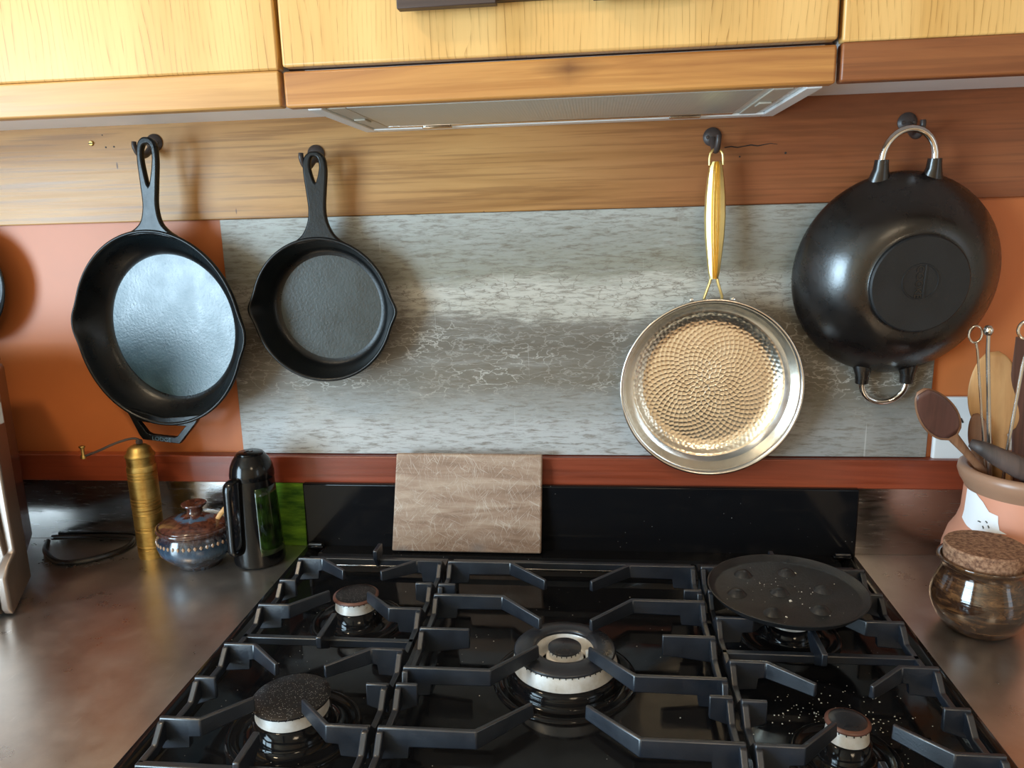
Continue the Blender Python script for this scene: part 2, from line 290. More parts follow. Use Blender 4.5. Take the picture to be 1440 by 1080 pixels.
MT['machine_steel'] = steel('machine_steel', (0.30, 0.25, 0.22), 0.48, (0.3, 0.3, 0.3), 0.03); MT['machine_dark'] = paint('machine_side', (0.10, 0.045, 0.035), 0.25)
MT['bare_wood'] = wood('pale_stick', 0, (0.62, 0.36, 0.14), (0.52, 0.27, 0.09), (0.36, 0.16, 0.05), seed=1)

# ------------------------------------------------------------------ mesh helpers
class MB:
    def __init__(s): s.v = []; s.f = []
    def add(s, v, f):
        b = len(s.v); s.v += [tuple(p) for p in v]; s.f += [tuple(i+b for i in q) for q in f]; return s
    def box(s, a, b):
        (x0, y0, z0), (x1, y1, z1) = a, b
        v = [(x0,y0,z0),(x1,y0,z0),(x1,y1,z0),(x0,y1,z0),(x0,y0,z1),(x1,y0,z1),(x1,y1,z1),(x0,y1,z1)]
        return s.add(v, [(0,3,2,1),(4,5,6,7),(0,1,5,4),(1,2,6,5),(2,3,7,6),(3,0,4,7)])
    def hexa(s, b4, t4):
        return s.add(list(b4)+list(t4), [(0,3,2,1),(4,5,6,7),(0,1,5,4),(1,2,6,5),(2,3,7,6),(3,0,4,7)])
    def lathe(s, prof, n=48, c=(0,0,0), axis='Z', cap=(True, True), fr=None):
        v = []; m = len(prof)
        for i in range(n):
            a = 2*PI*i/n
            for (r, h) in prof:
                rr = r*(fr(a, r, h) if fr else 1)
                p = (rr*math.cos(a), rr*math.sin(a), h)
                if axis == 'Y': p = (rr*math.cos(a), h, rr*math.sin(a))
                v.append((p[0]+c[0], p[1]+c[1], p[2]+c[2]))
        f = []
        for i in range(n):
            j = (i+1) % n
            for k in range(m-1):
                q = (i*m+k, j*m+k, j*m+k+1, i*m+k+1)
                f.append(q if axis == 'Z' else q[::-1])
        if cap[0] and prof[0][0] > 1e-5: f.append(tuple(i*m for i in range(n))[::(-1 if axis == 'Z' else 1)])
        if cap[1] and prof[-1][0] > 1e-5: f.append(tuple(i*m+m-1 for i in range(n))[::(1 if axis == 'Z' else -1)])
        return s.add(v, f)
    def loft(s, path, w, t, wd=(1,0,0), n=12, concave=0.0):
        """elliptic section swept on path; w,t full widths per point; wd rough width direction"""
        P = [Vector(p) for p in path]; m = len(P); v = []
        wd = Vector(wd)
        for i in range(m):
            T = (P[min(i+1, m-1)]-P[max(i-1, 0)]).normalized(); B = T.cross(wd); B.normalize(); A = B.cross(T).normalized()
            cc = concave[i] if isinstance(concave, (list, tuple)) else concave
            for k in range(n):
                a = 2*PI*k/n; x = math.cos(a); y = math.sin(a)
                off = y*t[i]/2
                if y > 0 and cc: off -= cc*(1-x*x)
                v.append(P[i]+A*(x*w[i]/2)+B*off)
        f = []
        for i in range(m-1):
            for k in range(n):
                l = (k+1) % n; f.append((i*n+k, i*n+l, (i+1)*n+l, (i+1)*n+k))
        f.append(tuple(range(n))[::-1]); f.append(tuple((m-1)*n+k for k in range(n)))
        return s.add(v, f)
    def tube(s, path, r, n=10, closed=False):
        P = [Vector(p) for p in path]; m = len(P); v = []; prev = None
        for i in range(m):
            T = (P[(i+1) % m]-P[i-1]) if closed else (P[min(i+1, m-1)]-P[max(i-1, 0)])
            T.normalize()
            if prev is None:
                ref = Vector((0,0,1)) if abs(T.z) < 0.9 else Vector((1,0,0)); A = T.cross(ref).normalized()
            else: A = (prev-T*prev.dot(T)).normalized()
            prev = A; B = T.cross(A); rr = r[i] if isinstance(r, (list, tuple)) else r
            for k in range(n):
                a = 2*PI*k/n; v.append(P[i]+(A*math.cos(a)+B*math.sin(a))*rr)
        f = []
        for i in range(m if closed else m-1):
            j = (i+1) % m
            for k in range(n):
                l = (k+1) % n; f.append((i*n+k, i*n+l, j*n+l, j*n+k))
        if not closed: f.append(tuple(range(n))[::-1]); f.append(tuple((m-1)*n+k for k in range(n)))
        return s.add(v, f)
    def prism(s, poly, d0, d1, plane='XZ'):
        """poly list of 2D points extruded from d0 to d1 along the remaining axis"""
        def P(a, b, d): return (a, d, b) if plane == 'XZ' else ((a, b, d) if plane == 'XY' else (d, a, b))
        n = len(poly); v = [P(a, b, d0) for a, b in poly]+[P(a, b, d1) for a, b in poly]
        f = [tuple(range(n)), tuple(range(2*n-1, n-1, -1))]+[(i, i+n, (i+1) % n+n, (i+1) % n) for i in range(n)]
        return s.add(v, f)
def tag(o, label=None, cat=None, group=None, kind=None):
    if label: o['label'] = label
    if cat: o['category'] = cat
    if group: o['group'] = group
    if kind: o['kind'] = kind
    return o
def fixn(me):
    import bmesh
    b = bmesh.new(); b.from_mesh(me); bmesh.ops.recalc_face_normals(b, faces=b.faces); b.to_mesh(me); b.free()
def obj(name, mb, mat, parent=None, smooth=False, bevel=0.0, seg=2, auto=35, off=None, sub=0):
    me = bpy.data.meshes.new(name)
    v = mb.v if off is None else [(p[0]-off[0], p[1]-off[1], p[2]-off[2]) for p in mb.v]
    me.from_pydata(v, [], mb.f); fixn(me); me.materials.append(MT[mat] if isinstance(mat, str) else mat)
    o = bpy.data.objects.new(name, me); COL.objects.link(o)
    if parent: o.parent = parent
    if bevel:
        b = o.modifiers.new('bevel', 'BEVEL'); b.width = bevel; b.segments = seg; b.limit_method = 'ANGLE'; b.angle_limit = math.radians(40)
    if sub:
        q = o.modifiers.new('sub', 'SUBSURF'); q.levels = sub; q.render_levels = sub
    if smooth or bevel:
        for p in me.polygons: p.use_smooth = True
        if smooth != 'full':
            try: me.set_sharp_from_angle(angle=math.radians(auto))
            except Exception: pass
    return o
def thing(name, label, cat, loc=(0,0,0), rot=(0,0,0), group=None):
    o = bpy.data.objects.new(name, None); COL.objects.link(o); o.location = loc; o.rotation_euler = rot; o.empty_display_size = 0.02
    return tag(o, label, cat, group)
def struct(name, mb, mat, **k):
    return tag(obj(name, mb, mat, **k), kind='structure')
def smooth_poly(pts, n=8, closed=True):
    out = []; m = len(pts)
    rng = range(m) if closed else range(m-1)
    for i in rng:
        g = lambda k: Vector(pts[k % m]) if closed else Vector(pts[max(0, min(m-1, k))])
        p0, p1, p2, p3 = g(i-1), g(i), g(i+1), g(i+2)
        for k in range(n):
            t = k/n
            out.append(tuple(0.5*((2*p1)+(-p0+p2)*t+(2*p0-5*p1+4*p2-p3)*t*t+(-p0+3*p1-3*p2+p3)*t**3)))
    if not closed: out.append(tuple(pts[-1]))
    return out
def curve_mesh(name, loops, depth, bevel, mat, parent, y0):
    """filled outline (with holes) in local XZ, front face towards -Y, centre of thickness at y0"""
    cu = bpy.data.curves.new(name, 'CURVE'); cu.dimensions = '2D'; cu.fill_mode = 'BOTH'; cu.extrude = depth/2-bevel; cu.bevel_depth = bevel; cu.bevel_resolution = 2; cu.offset = -bevel
    for L in loops:
        sp = cu.splines.new('POLY'); sp.points.add(len(L)-1); sp.use_cyclic_u = True
        for p, q in zip(sp.points, L): p.co = (q[0], q[1], 0, 1)
    return from_curve(name, cu, mat, parent, y0)
def from_curve(name, cu, mat, parent, y0):
    t = bpy.data.objects.new('tmp', cu); me = bpy.data.meshes.new_from_object(t)
    bpy.data.objects.remove(t)
    me.transform(Matrix.Translation((0, y0, 0)) @ Matrix.Rotation(PI/2, 4, 'X'))
    me.name = name; me.materials.clear(); me.materials.append(MT[mat])
    o = bpy.data.objects.new(name, me); COL.objects.link(o); o.parent = parent
    for p in me.polygons: p.use_smooth = True
    try: me.set_sharp_from_angle(angle=math.radians(35))
    except Exception: pass
    return o
def text_mesh(name, s, size, depth, mat, parent, loc, rot=0.0, plane='XZ', sx=1.0):
    cu = bpy.data.curves.new(name, 'FONT'); cu.body = s; cu.size = size; cu.extrude = depth; cu.align_x = 'CENTER'; cu.align_y = 'CENTER'; cu.resolution_u = 3
    t = bpy.data.objects.new('tmp', cu); me = bpy.data.meshes.new_from_object(t); bpy.data.objects.remove(t)
    T = Matrix.Rotation(PI/2, 4, 'X') if plane == 'XZ' else Matrix.Identity(4)
    me.transform(Matrix.Translation(loc) @ T @ Matrix.Rotation(rot, 4, 'Z') @ Matrix.Diagonal((sx, 1, 1, 1)))
    me.materials.clear(); me.materials.append(MT[mat]); o = bpy.data.objects.new(name, me); COL.objects.link(o); o.parent = parent; return o

# ------------------------------------------------------------------ room shell
XL, XR, YB, ZF, ZC = -2.45, 2.25, -3.6, -0.9, 1.55
struct('wall_back', MB().box((XL, 0.006, ZF), (XR, 0.1, ZC)), 'orange')
struct('floor', MB().box((XL, YB, ZF-0.05), (XR, 0.1, ZF)), 'floor')
struct('ceiling', MB().box((XL, YB, ZC), (XR, 0.1, ZC+0.05)), 'cream')
struct('wall_front', MB().box((XL, YB-0.1, ZF), (XR, YB, ZC)), 'tan_room')
def wall_with_window(name, x0, x1, ya, yb, za, zb):
    m = MB(); m.box((x0, YB, ZF), (x1, 0.1, za)); m.box((x0, YB, zb), (x1, 0.1, ZC)); m.box((x0, YB, za), (x1, ya, zb)); m.box((x0, yb, za), (x1, 0.1, zb))
    return struct(name, m, 'cream')
wall_with_window('wall_left', XL-0.1, XL, -3.0, -1.50, -0.40, 1.20)
wall_with_window('wall_right', XR, XR+0.1, -2.30, -1.70, 0.05, 0.95)

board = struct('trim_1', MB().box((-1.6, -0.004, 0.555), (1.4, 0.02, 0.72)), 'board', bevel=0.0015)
# screw and old screw holes in the board
sc = obj('screw', MB().lathe([(0, -0.002), (0.0032, -0.002), (0.0042, 0.0)], 20, (-0.762, -0.0045, 0.680), 'Y'), 'brass', board, True)
obj('screw_slot', MB().box((-0.7655, -0.0072, 0.6793), (-0.7585, -0.0062, 0.6807)), 'hole', sc)
for (x, z, r) in ((-0.7385, 0.673, 0.0013), (-0.7245, 0.6735, 0.0013), (-0.742, 0.692, 0.0009), (0.2545, 0.6245, 0.0013), (0.320, 0.6275, 0.0016)):
    obj('screw_hole', MB().lathe([(0, 0), (r, 0), (r, 0.001)], 12, (x, -0.0046, z), 'Y'), 'hole', board)
crk = MB()
pp = [(0.232+0.0095*i, -0.0046, 0.638+0.0012*math.sin(i*2.1)+0.0004*i) for i in range(9)]
crk.tube(pp, [0.0006, 0.0008, 0.0008, 0.0006, 0.0009, 0.0008, 0.0006, 0.0005, 0.0003], 5)
obj('crack', crk, 'hole', board)
ledge = struct('trim_2', MB().box((-1.6, -0.016, 0.113), (1.4, 0.006, 0.161)), 'mahog', bevel=0.002)
struct('trim_3', MB().box((-1.6, -0.008, -0.002), (1.4, 0.006, 0.113)), 'splash', bevel=0.001)

slab = obj('stone_splashback_slab', MB().box((-0.561, -0.003, 0.162), (0.555, 0.006, 0.5545)), 'slab', bevel=0.0012)
tag(slab, 'long grey and brown veined stone-look slab fixed to the orange wall behind the hanging pans', 'splashback')
bench_l = obj('steel_benchtop', MB().box((-1.6, -0.72, -0.03), (-0.4535, -0.008, 0.0)), 'bench', bevel=0.0015)
tag(bench_l, 'worn stainless steel benchtop left of the black hob', 'benchtop')
bench_r = obj('steel_benchtop', MB().box((0.4535, -0.72, -0.03), (1.4, -0.008, 0.0)), 'bench', bevel=0.0015)
tag(bench_r, 'worn stainless steel benchtop right of the black hob, under the pottery jars', 'benchtop')
# base cupboards below the bench (below the frame, carry the bench)
for (x0, x1, lab) in ((-1.6, -0.456, 'pale wooden base cupboard under the left benchtop'), (0.456, 1.4, 'pale wooden base cupboard under the right benchtop')):
    bc = obj('base_cupboard', MB().box((x0, -0.66, -0.9), (x1, 0.004, -0.0305)), 'ash_l'); tag(bc, lab, 'cupboard')

# ------------------------------------------------------------------ upper cupboards
DF = -0.275
def cupboard(x0, x1, dm, rm, label, dbot, rtop, two_piece):
    t = thing('upper_cupboard', label, 'cupboard', (0.5*(x0+x1), 0, 0.70))
    L = t.location
    obj('carcass', MB().box((x0+0.001, DF+0.02, 0.7055), (x1-0.001, 0.0055, 1.3)), 'white_panel', t, off=L)
    d = obj('door', MB().box((x0, DF, dbot), (x1, DF+0.019, 1.3)), dm, t, bevel=0.0025, off=L)
    r = obj('bottom_rail', MB().box((x0, DF, 0.682), (x1, DF+0.019, rtop)), rm, t, bevel=0.0025, off=L)
    return t
cupboard(-1.6, -0.3325, 'ash_l', 'rail_l', 'pale ash upper cupboard with plain bottom rail at the left, above the large skillet', 0.7235, 0.7232, False)
cupboard(0.3125, 1.4, 'ash_r', 'rail_r', 'ash upper cupboard with reddish bottom rail at the right, above the wok', 0.7235, 0.7232, False)
t = thing('upper_cupboard', 'honey-coloured ash cupboard door in the middle above the rangehood', 'cupboard', (0, 0, 0.73)); L = t.location
obj('carcass', MB().box((-0.328, DF+0.022, 0.7262), (0.308, 0.0055, 1.3)), 'dark_gap', t, off=L)
obj('door', MB().box((-0.3275, DF, 0.7265), (0.3075, DF+0.019, 1.3)), 'ash_c', t, bevel=0.003, off=L)
# dark wooden rack on the middle door
t = thing('dark_wooden_rack', 'dark stained wooden rack fixed to the middle cupboard door, cut by the top edge', 'rack', (-0.05, DF, 0.80)); L = t.location
obj('back_rail', MB().box((-0.17, DF-0.012, 0.7825), (0.20, DF-0.0005, 0.83)), 'dark_wood', t, bevel=0.001, off=L)
for x0, x1 in ((-0.1785, -0.0665), (0.040, 0.152)):
    obj('foot_block', MB().box((x0, DF-0.027, 0.776), (x1, DF-0.0125, 0.84)), 'dark_wood', t, bevel=0.001, off=L)

# rangehood
t = thing('rangehood', 'slide-out rangehood with honey wood front strip and grey mesh filter underneath', 'rangehood', (0, -0.02, 0.68)); L = t.location
obj('front_strip', MB().box((-0.3275, DF, 0.6805), (0.3075, DF+0.019, 0.7215)), 'rail_c', t, bevel=0.003, off=L)
hb = MB(); hb.box((-0.308, DF+0.02, 0.684), (0.300, -0.006, 0.7255)); obj('housing', hb, 'hood_white', t, bevel=0.001, off=L)
fr = MB(); z0, z1 = 0.6795, 0.684
fr.box((-0.308, DF+0.022, z0), (-0.290, -0.006, z1)); fr.box((0.282, DF+0.022, z0), (0.300, -0.006, z1)); fr.box((-0.290, -0.030, z0), (0.282, -0.006, z1))
obj('rim_frame', fr, 'hood_white', t, bevel=0.0012, off=L)
f0 = obj('filter', MB().box((-0.262, DF+0.03, 0.6815), (0.236, -0.050, 0.6838)), 'filter', t, off=L)
obj('rear_strip', MB().box((-0.262, -0.0495, 0.6805), (0.236, -0.0305, 0.6838)), 'chrome', t, bevel=0.001, off=L)
for x in (-0.2745, 0.2585):
    sd = obj('side_strip', MB().box((x-0.012, DF+0.03, 0.681), (x+0.012, -0.0305, 0.6838)), 'hood_beige', t, bevel=0.001, off=L)
    obj('clip', MB().box((x-0.008, -0.15, 0.6785), (x+0.008, -0.12, 0.681)), 'hood_beige', sd, bevel=0.001, off=L)
for x in (-0.19, 0.17):
    obj('latch', MB().box((x-0.022, -0.045, 0.6775), (x+0.022, -0.034, 0.6805)), 'chrome', t, bevel=0.002, off=L)

# ------------------------------------------------------------------ wall hooks
def hook(x, z, label, side=-1):
    t = thing('wall_hook', label, 'hook', (x, -0.004, z), group=None)
    obj('back_plate', MB().lathe([(0, -0.0075), (0.006, -0.0070), (0.0105, -0.005), (0.0135, -0.002), (0.0135, 0)], 28, (0, 0, 0), 'Y'), 'hook', t, True)
    path = smooth_poly([(0, -0.004, -0.004), (side*0.002, -0.014, -0.013), (side*0.004, -0.026, -0.021), (side*0.006, -0.038, -0.020), (side*0.008, -0.044, -0.010), (side*0.008, -0.044, -0.002)], 5, False)
    n = len(path); obj('prong', MB().tube(path, [0.0058-0.0022*i/(n-1) for i in range(n)], 12), 'hook', t, True)
    for s in (-1, 1):
        w = obj('screw', MB().lathe([(0, -0.0085), (0.0022, -0.0080), (0.0028, -0.0065)], 14, (s*0.0072, 0, -0.001), 'Y'), 'hook', t, True)
    return t
hook(-0.655, 0.677, 'brown iron wall hook holding the large skillet at the far left')
hook(-0.391, 0.651, 'brown iron wall hook holding the smaller skillet')
hook(0.214, 0.654, 'brown iron wall hook holding the frying pan with the gold handle', 0.3)
hook(0.487, 0.664, 'brown iron wall hook holding the wok at the right', 0.6)

# ------------------------------------------------------------------ skillets
def skillet(name, label, loc, R, depth, sx, rot, rfloor, spout, floor_mat, body_mat, handle_loops, helper=None, lipw=0.005):
    t = thing(name, label, 'pan', loc, rot)
    # local: axis along Y, rim plane at y=0 opening to -Y, base at y=+depth
    n = 144
    outer = [(0.0, depth), (rfloor*0.98, depth), (rfloor+0.008, depth-0.004), (R-0.013, depth*0.45), (R-0.006, 0.012), (R-0.001, 0.006), (R, 0.001), (R-0.0015, -0.001), (R-0.004, -0.001), (R-0.0058, 0.002), (R-0.009, 0.010), (R-0.015, depth*0.5), (rfloor+0.006, depth-0.012), (rfloor+0.001, depth-0.0065), (rfloor-0.006, depth-0.0052)]
    def fr(a, r, h):
        d = min(abs((a % (2*PI))-0), abs((a % (2*PI))-PI), abs((a % (2*PI))-2*PI))
        w = math.exp(-(d/0.15)**2) if spout > 0.05 else math.exp(-abs(d/0.165)**2.6); k = max(0.0, 1-max(0, h)/(depth*0.55)) if r > rfloor else 0
        return 1+spout*w*k
    b = MB().lathe(outer, n, (0, 0, 0), 'Y', (False, False), fr); b.v = [(x*sx, y, z) for x, y, z in b.v]
    obj('pan_body', b, body_mat, t, 'full')
    fl = MB().lathe([(0, depth-0.0055), (rfloor*0.5, depth-0.0053), (rfloor-0.006, depth-0.0052)], 96, (0, 0, 0), 'Y', (False, False)); fl.v = [(x*sx, y, z) for x, y, z in fl.v]
    obj('cooking_surface', fl, floor_mat, t, 'full')
    curve_mesh('handle', handle_loops, 0.010, 0.0028, body_mat, t, 0.006)
    if helper: curve_mesh('helper_handle', helper, 0.009, 0.0009, body_mat, t, 0.006)
    return t
R1 = 0.158
h1 = smooth_poly([(-0.050, 0.1440), (-0.028, 0.159), (-0.017, 0.172), (-0.0125, 0.195), (-0.0145, 0.225), (-0.0175, 0.262), (-0.0155, 0.285), (-0.008, 0.2945), (0.000, 0.296), (0.008, 0.2945), (0.0155, 0.285), (0.0175, 0.262), (0.0145, 0.225), (0.0125, 0.195), (0.017, 0.172), (0.028, 0.159), (0.050, 0.1440), (0, 0.150)], 6)
h1h = smooth_poly([(0, 0.224), (-0.0055, 0.245), (-0.0085, 0.266), (-0.0065, 0.281), (0, 0.286), (0.0065, 0.281), (0.0085, 0.266), (0.0055, 0.245)], 5)
hp = [(-0.070, -0.134), (-0.061, -0.148), (-0.044, -0.180), (-0.038, -0.187), (0.030, -0.187), (0.036, -0.180), (0.062, -0.148), (0.070, -0.134), (0.04, -0.1400), (0, -0.1460), (-0.04, -0.1400)]
hph = [(-0.046, -0.1555), (-0.030, -0.1745), (-0.024, -0.1770), (0.022, -0.1770), (0.027, -0.1745), (0.043, -0.1555), (0, -0.1580)]
big = skillet('cast_iron_skillet', 'large black cast iron skillet with small helper handle, hanging at the far left', (-0.6570, -0.062, 0.3845), R1, 0.049, 0.955, (0, 0, 0), 0.124, 0.044, 'iron_floor', 'iron', [h1, h1h], [hp, hph])
big.rotation_euler = (0, math.radians(4.2), math.radians(-6))
text_mesh('lettering', 'LODGE', 0.0095, 0.0008, 'iron_floor', big, (-0.002, 0.0012, -0.1828), sx=1.15)
R2 = 0.1135
k = 0.78
h2 = smooth_poly([(-0.043, 0.1000), (-0.026, 0.116), (-0.0165, 0.134), (-0.0135, 0.155), (-0.016, 0.185), (-0.0185, 0.212), (-0.016, 0.230), (-0.008, 0.2385), (0, 0.240), (0.008, 0.2385), (0.016, 0.230), (0.0185, 0.212), (0.016, 0.185), (0.0135, 0.155), (0.0165, 0.134), (0.026, 0.116), (0.043, 0.1000), (0, 0.107)], 6)
h2h = smooth_poly([(0, 0.194), (-0.0045, 0.205), (-0.007, 0.218), (-0.005, 0.229), (0, 0.232), (0.005, 0.229), (0.007, 0.218), (0.0045, 0.205)], 5)
small = skillet('cast_iron_skillet', 'smaller black cast iron skillet with two pouring lips, hanging over the stone slab', (-0.3845, -0.053, 0.411), R2, 0.050, 1.0, (0, math.radians(1.5), 0), 0.0895, 0.068, 'iron_floor2', 'iron2', [h2, h2h])

# ------------------------------------------------------------------ frying pan, hammered steel
t = thing('frying_pan', 'hammered stainless steel frying pan with long gold handle, hanging over the slab', 'pan', (0.2155, -0.052, 0.2835), (0, 0, 0))
Rp, dp = 0.1365, 0.044
prof = [(0, dp), (0.100, dp), (0.110, dp-0.003), (0.124, dp*0.45), (0.131, 0.012), (0.1335, 0.004), (0.1365, 0.0008), (0.1368, -0.0010), (0.1355, -0.0022), (0.133, -0.0015), (0.1295, 0.004), (0.1265, 0.013), (0.1225, dp*0.5), (0.1175, dp*0.72)]
obj('pan_body', MB().lathe(prof, 128, (0, 0, 0), 'Y', (False, False)), 'pansteel', t, 'full')
# dimpled floor: sunflower lattice of shallow dents, radius 0 .. 0.1175
N = 860; idx = np.arange(N)+0.5; rr = 0.1165*np.sqrt(idx/N); th = idx*PI*(3-5**0.5); pts = np.stack([rr*np.cos(th), rr*np.sin(th)], 1)
nr, na = 100, 420; rad = np.linspace(0.0006, 0.1175, nr); ang = np.arange(na)*2*PI/na
RR, AA = np.meshgrid(rad, ang, indexing='ij'); gx = (RR*np.cos(AA)).ravel(); gz = (RR*np.sin(AA)).ravel()
D1 = np.full(gx.shape, 9.0); D2 = np.full(gx.shape, 9.0)
for px_, pz_ in pts:
    dd = np.hypot(gx-px_, gz-pz_); sw = dd < D1; D2 = np.where(sw, D1, np.minimum(D2, dd)); D1 = np.where(sw, dd, D1)
edge = np.clip((D2-D1)/0.0030, 0, 1); dent = 0.00075*np.sqrt(edge)
Rg = RR.ravel(); basey = np.interp(Rg, [0, 0.092, 0.100, 0.107, 0.1125, 0.1175], [dp-0.003, dp-0.0032, dp-0.0045, dp-0.0075, dp-0.0115, dp*0.72-0.0003])
fade = np.clip((0.1170-Rg)/0.006, 0, 1)*np.clip(Rg/0.004, 0, 1)
yy = basey+dent*fade
V = np.stack([gx, yy, gz], 1).tolist(); Fq = []
for i in range(nr-1):
    for j in range(na):
        l = (j+1) % na; Fq.append((i*na+j, i*na+l, (i+1)*na+l, (i+1)*na+j))
mbh = MB(); mbh.v = [tuple(p) for p in V]; mbh.f = Fq+[tuple(range(na))]
obj('hammered_floor', mbh, 'hammered', t, 'full')
# handle: body with raised spine, wire fork and hanging loop
zs = [0.166, 0.175, 0.195, 0.225, 0.255, 0.285, 0.310, 0.325, 0.333]; ws = [0.012, 0.0165, 0.021, 0.0275, 0.0305, 0.029, 0.024, 0.020, 0.013]
mb = MB(); sec = []
for z, w in zip(zs, ws):
    yb = 0.002+(z-0.166)*0.07; h = w/2; g = min(0.0028, w*0.12)
    q = [(-h, yb+0.004), (-h, yb), (-h*0.86, yb-0.0035), (-h*0.45, yb-0.006), (-h*0.27, yb-0.0025), (-h*0.16, yb-0.0030), (0, yb-0.0075), (h*0.16, yb-0.0030), (h*0.27, yb-0.0025), (h*0.45, yb-0.006), (h*0.86, yb-0.0035), (h, yb), (h, yb+0.004), (0, yb+0.006)]
    sec.append([(a, b, z) for a, b in q])
m_ = len(sec[0]); vv = [p for s_ in sec for p in s_]; ff = []
for i in range(len(sec)-1):
    for j in range(m_):
        l = (j+1) % m_; ff.append((i*m_+j, i*m_+l, (i+1)*m_+l, (i+1)*m_+j))
ff += [tuple(range(m_)), tuple((len(sec)-1)*m_+j for j in range(m_))]
mb.add(vv, ff); hd = obj('handle', mb, 'gold', t, True, auto=28)
obj('hanging_loop', MB().tube(smooth_poly([(-0.0095, 0.013, 0.328), (-0.0095, 0.0135, 0.338), (-0.0075, 0.014, 0.346), (0, 0.0145, 0.351), (0.0075, 0.014, 0.346), (0.0095, 0.0135, 0.338), (0.0095, 0.013, 0.328)], 5, False), 0.0018, 8), 'gold', hd, True)
for s in (-1, 1):
    obj('fork_rod', MB().tube([(s*0.0035, 0.003, 0.172), (s*0.006, 0.003, 0.160), (s*0.0125, 0.004, 0.140), (s*0.0135, 0.008, 0.131)], 0.0021, 10), 'gold', t, True)
    obj('rivet', MB().lathe([(0, -0.004), (0.003, -0.003), (0.004, 0), (0.004, 0.004)], 14, (s*0.030-0.001, 0.008, 0.1345), 'Y'), 'pansteel', t, True)

# ------------------------------------------------------------------ wok
t = thing('wok', 'large black wok hanging base outwards with steel loop handles, at the right', 'wok', (0.4775, -0.030, 0.4485), (0, 0, 0))
t.rotation_euler = (math.radians(5), 0, math.radians(3))
Rw = 0.1475; pr_ = [(Rw-0.004, 0.006), (Rw, 0.004), (Rw, 0.0), (Rw-0.002, -0.006)]
for i in range(1, 15):
    a = i/15; r = Rw-0.002-(Rw-0.068)*a; pr_.append((r, -0.006-0.066*math.sin(a*PI/2)**0.9))
pr_ += [(0.0675, -0.0725), (0.0655, -0.0745)]
obj('wok_body', MB().lathe(pr_, 128, (0, 0, 0), 'Y', (False, False)), 'wok', t, 'full')
bd = obj('base_disc', MB().lathe([(0.0665, -0.070), (0.0665, -0.0795), (0.0645, -0.0815), (0.0, -0.0815)], 96, (0, 0, 0), 'Y', (False, False)), 'wok_base', t, True)
obj('logo_ring', MB().lathe([(0.0225, -0.0810), (0.0232, -0.0824), (0.0246, -0.0824), (0.0253, -0.0810)], 64, (-0.001, 0, 0.004), 'Y', (False, False)), 'wok_base', bd, True)
obj('logo_bar', MB().box((0.0035, -0.0824, -0.019), (0.0065, -0.0810, 0.027)), 'wok_base', bd, bevel=0.0004)
text_mesh('lettering', 'COOKE', 0.0135, 0.0009, 'wok', bd, (-0.0035, -0.0818, 0.0035), rot=-PI/2, sx=0.95)
for top in (1, -1):
    zc = 0.1375 if top == 1 else -0.1375; xs = (-0.035, 0.037) if top == 1 else (-0.031, 0.035); zz = top*0.161
    x0 = -0.004 if top == 1 else -0.003
    for x in xs:
        xx = x+x0
        obj('handle_socket', MB().loft([(xx*0.98, 0.000, top*0.118), (xx, -0.004, top*0.138), (xx, -0.006, top*0.150), (xx, -0.006, top*0.163)], [0.042, 0.029, 0.021, 0.0185], [0.028, 0.023, 0.019, 0.017], n=16), 'wok', t, True)
    a0, a1 = xs[0]+x0, xs[1]+x0; cx = (a0+a1)/2; rx = (a1-a0)/2; hz = 0.045 if top == 1 else 0.034
    arc = [(a0, -0.006, top*0.155)]+[(cx-rx*math.cos(u*PI/16), -0.006, top*(0.163+(hz-0.008)*0 + hz*0.9*math.sin(u*PI/16))) for u in range(0, 17)]+[(a1, -0.006, top*0.155)]
    obj('loop_handle', MB().tube(arc, 0.0048, 14), 'chrome', t, True)

# ------------------------------------------------------------------ hob
t = thing('gas_cooker', 'wide black glossy gas cooker hob with raised splash panel behind it', 'cooker', (0, -0.36, -0.9)); L = t.location
bx = MB().box((-0.4525, -0.70, -0.895), (0.4525, -0.028, -0.016)); obj('oven_body', bx, 'enamel', t, bevel=0.002, off=L)
hp_ = MB(); hp_.box((-0.440, -0.665, -0.016), (0.440, -0.118, -0.007)); obj('hob_tray', hp_, 'enamel', t, off=L)
prf = [(-0.452, -0.016), (-0.452, 0.0035), (-0.450, 0.005), (-0.437, 0.0035), (-0.426, -0.0055), (-0.420, -0.007), (-0.420, -0.016)]
for s in (1, -1):
    obj('side_rim', MB().prism([(a*s, b) for a, b in prf][::s], -0.69, -0.028, 'XZ'), 'enamel', t, True, auto=50, off=L)
rr_ = MB(); rr_.prism([(-0.028, -0.016), (-0.028, 0.006), (-0.060, 0.006), (-0.066, 0.002), (-0.100, 0.002), (-0.106, -0.003), (-0.122, -0.003), (-0.132, -0.007), (-0.132, -0.016)][::-1], -0.4195, 0.4195, 'YZ')
obj('rear_step', rr_, 'enamel', t, True, auto=20, off=L)
fs = MB(); fs.box((-0.4195, -0.69, -0.016), (0.4195, -0.660, 0.0035)); obj('front_rim', fs, 'enamel', t, bevel=0.003, off=L)
bg = obj('splash_panel', MB().box((-0.4515, -0.0275, 0.002), (0.4515, -0.0165, 0.1165)), 'enamel', t, bevel=0.0025, off=L)
obj('top_lip', MB().box((-0.4515, -0.0165, 0.1085), (0.449, -0.0085, 0.1125)), 'enamel', bg, off=L)
for x in (-0.432, 0.428):
    hh = obj('hinge', MB().box((x-0.014, -0.043, 0.0055), (x+0.014, -0.028, 0.011)), 'enamel', t, bevel=0.002, off=L)
    obj('hinge_pin', MB().tube([(x-0.011, -0.040, 0.0125), (x+0.011, -0.040, 0.0125)], 0.0024, 8), 'grate', hh, True, off=L)
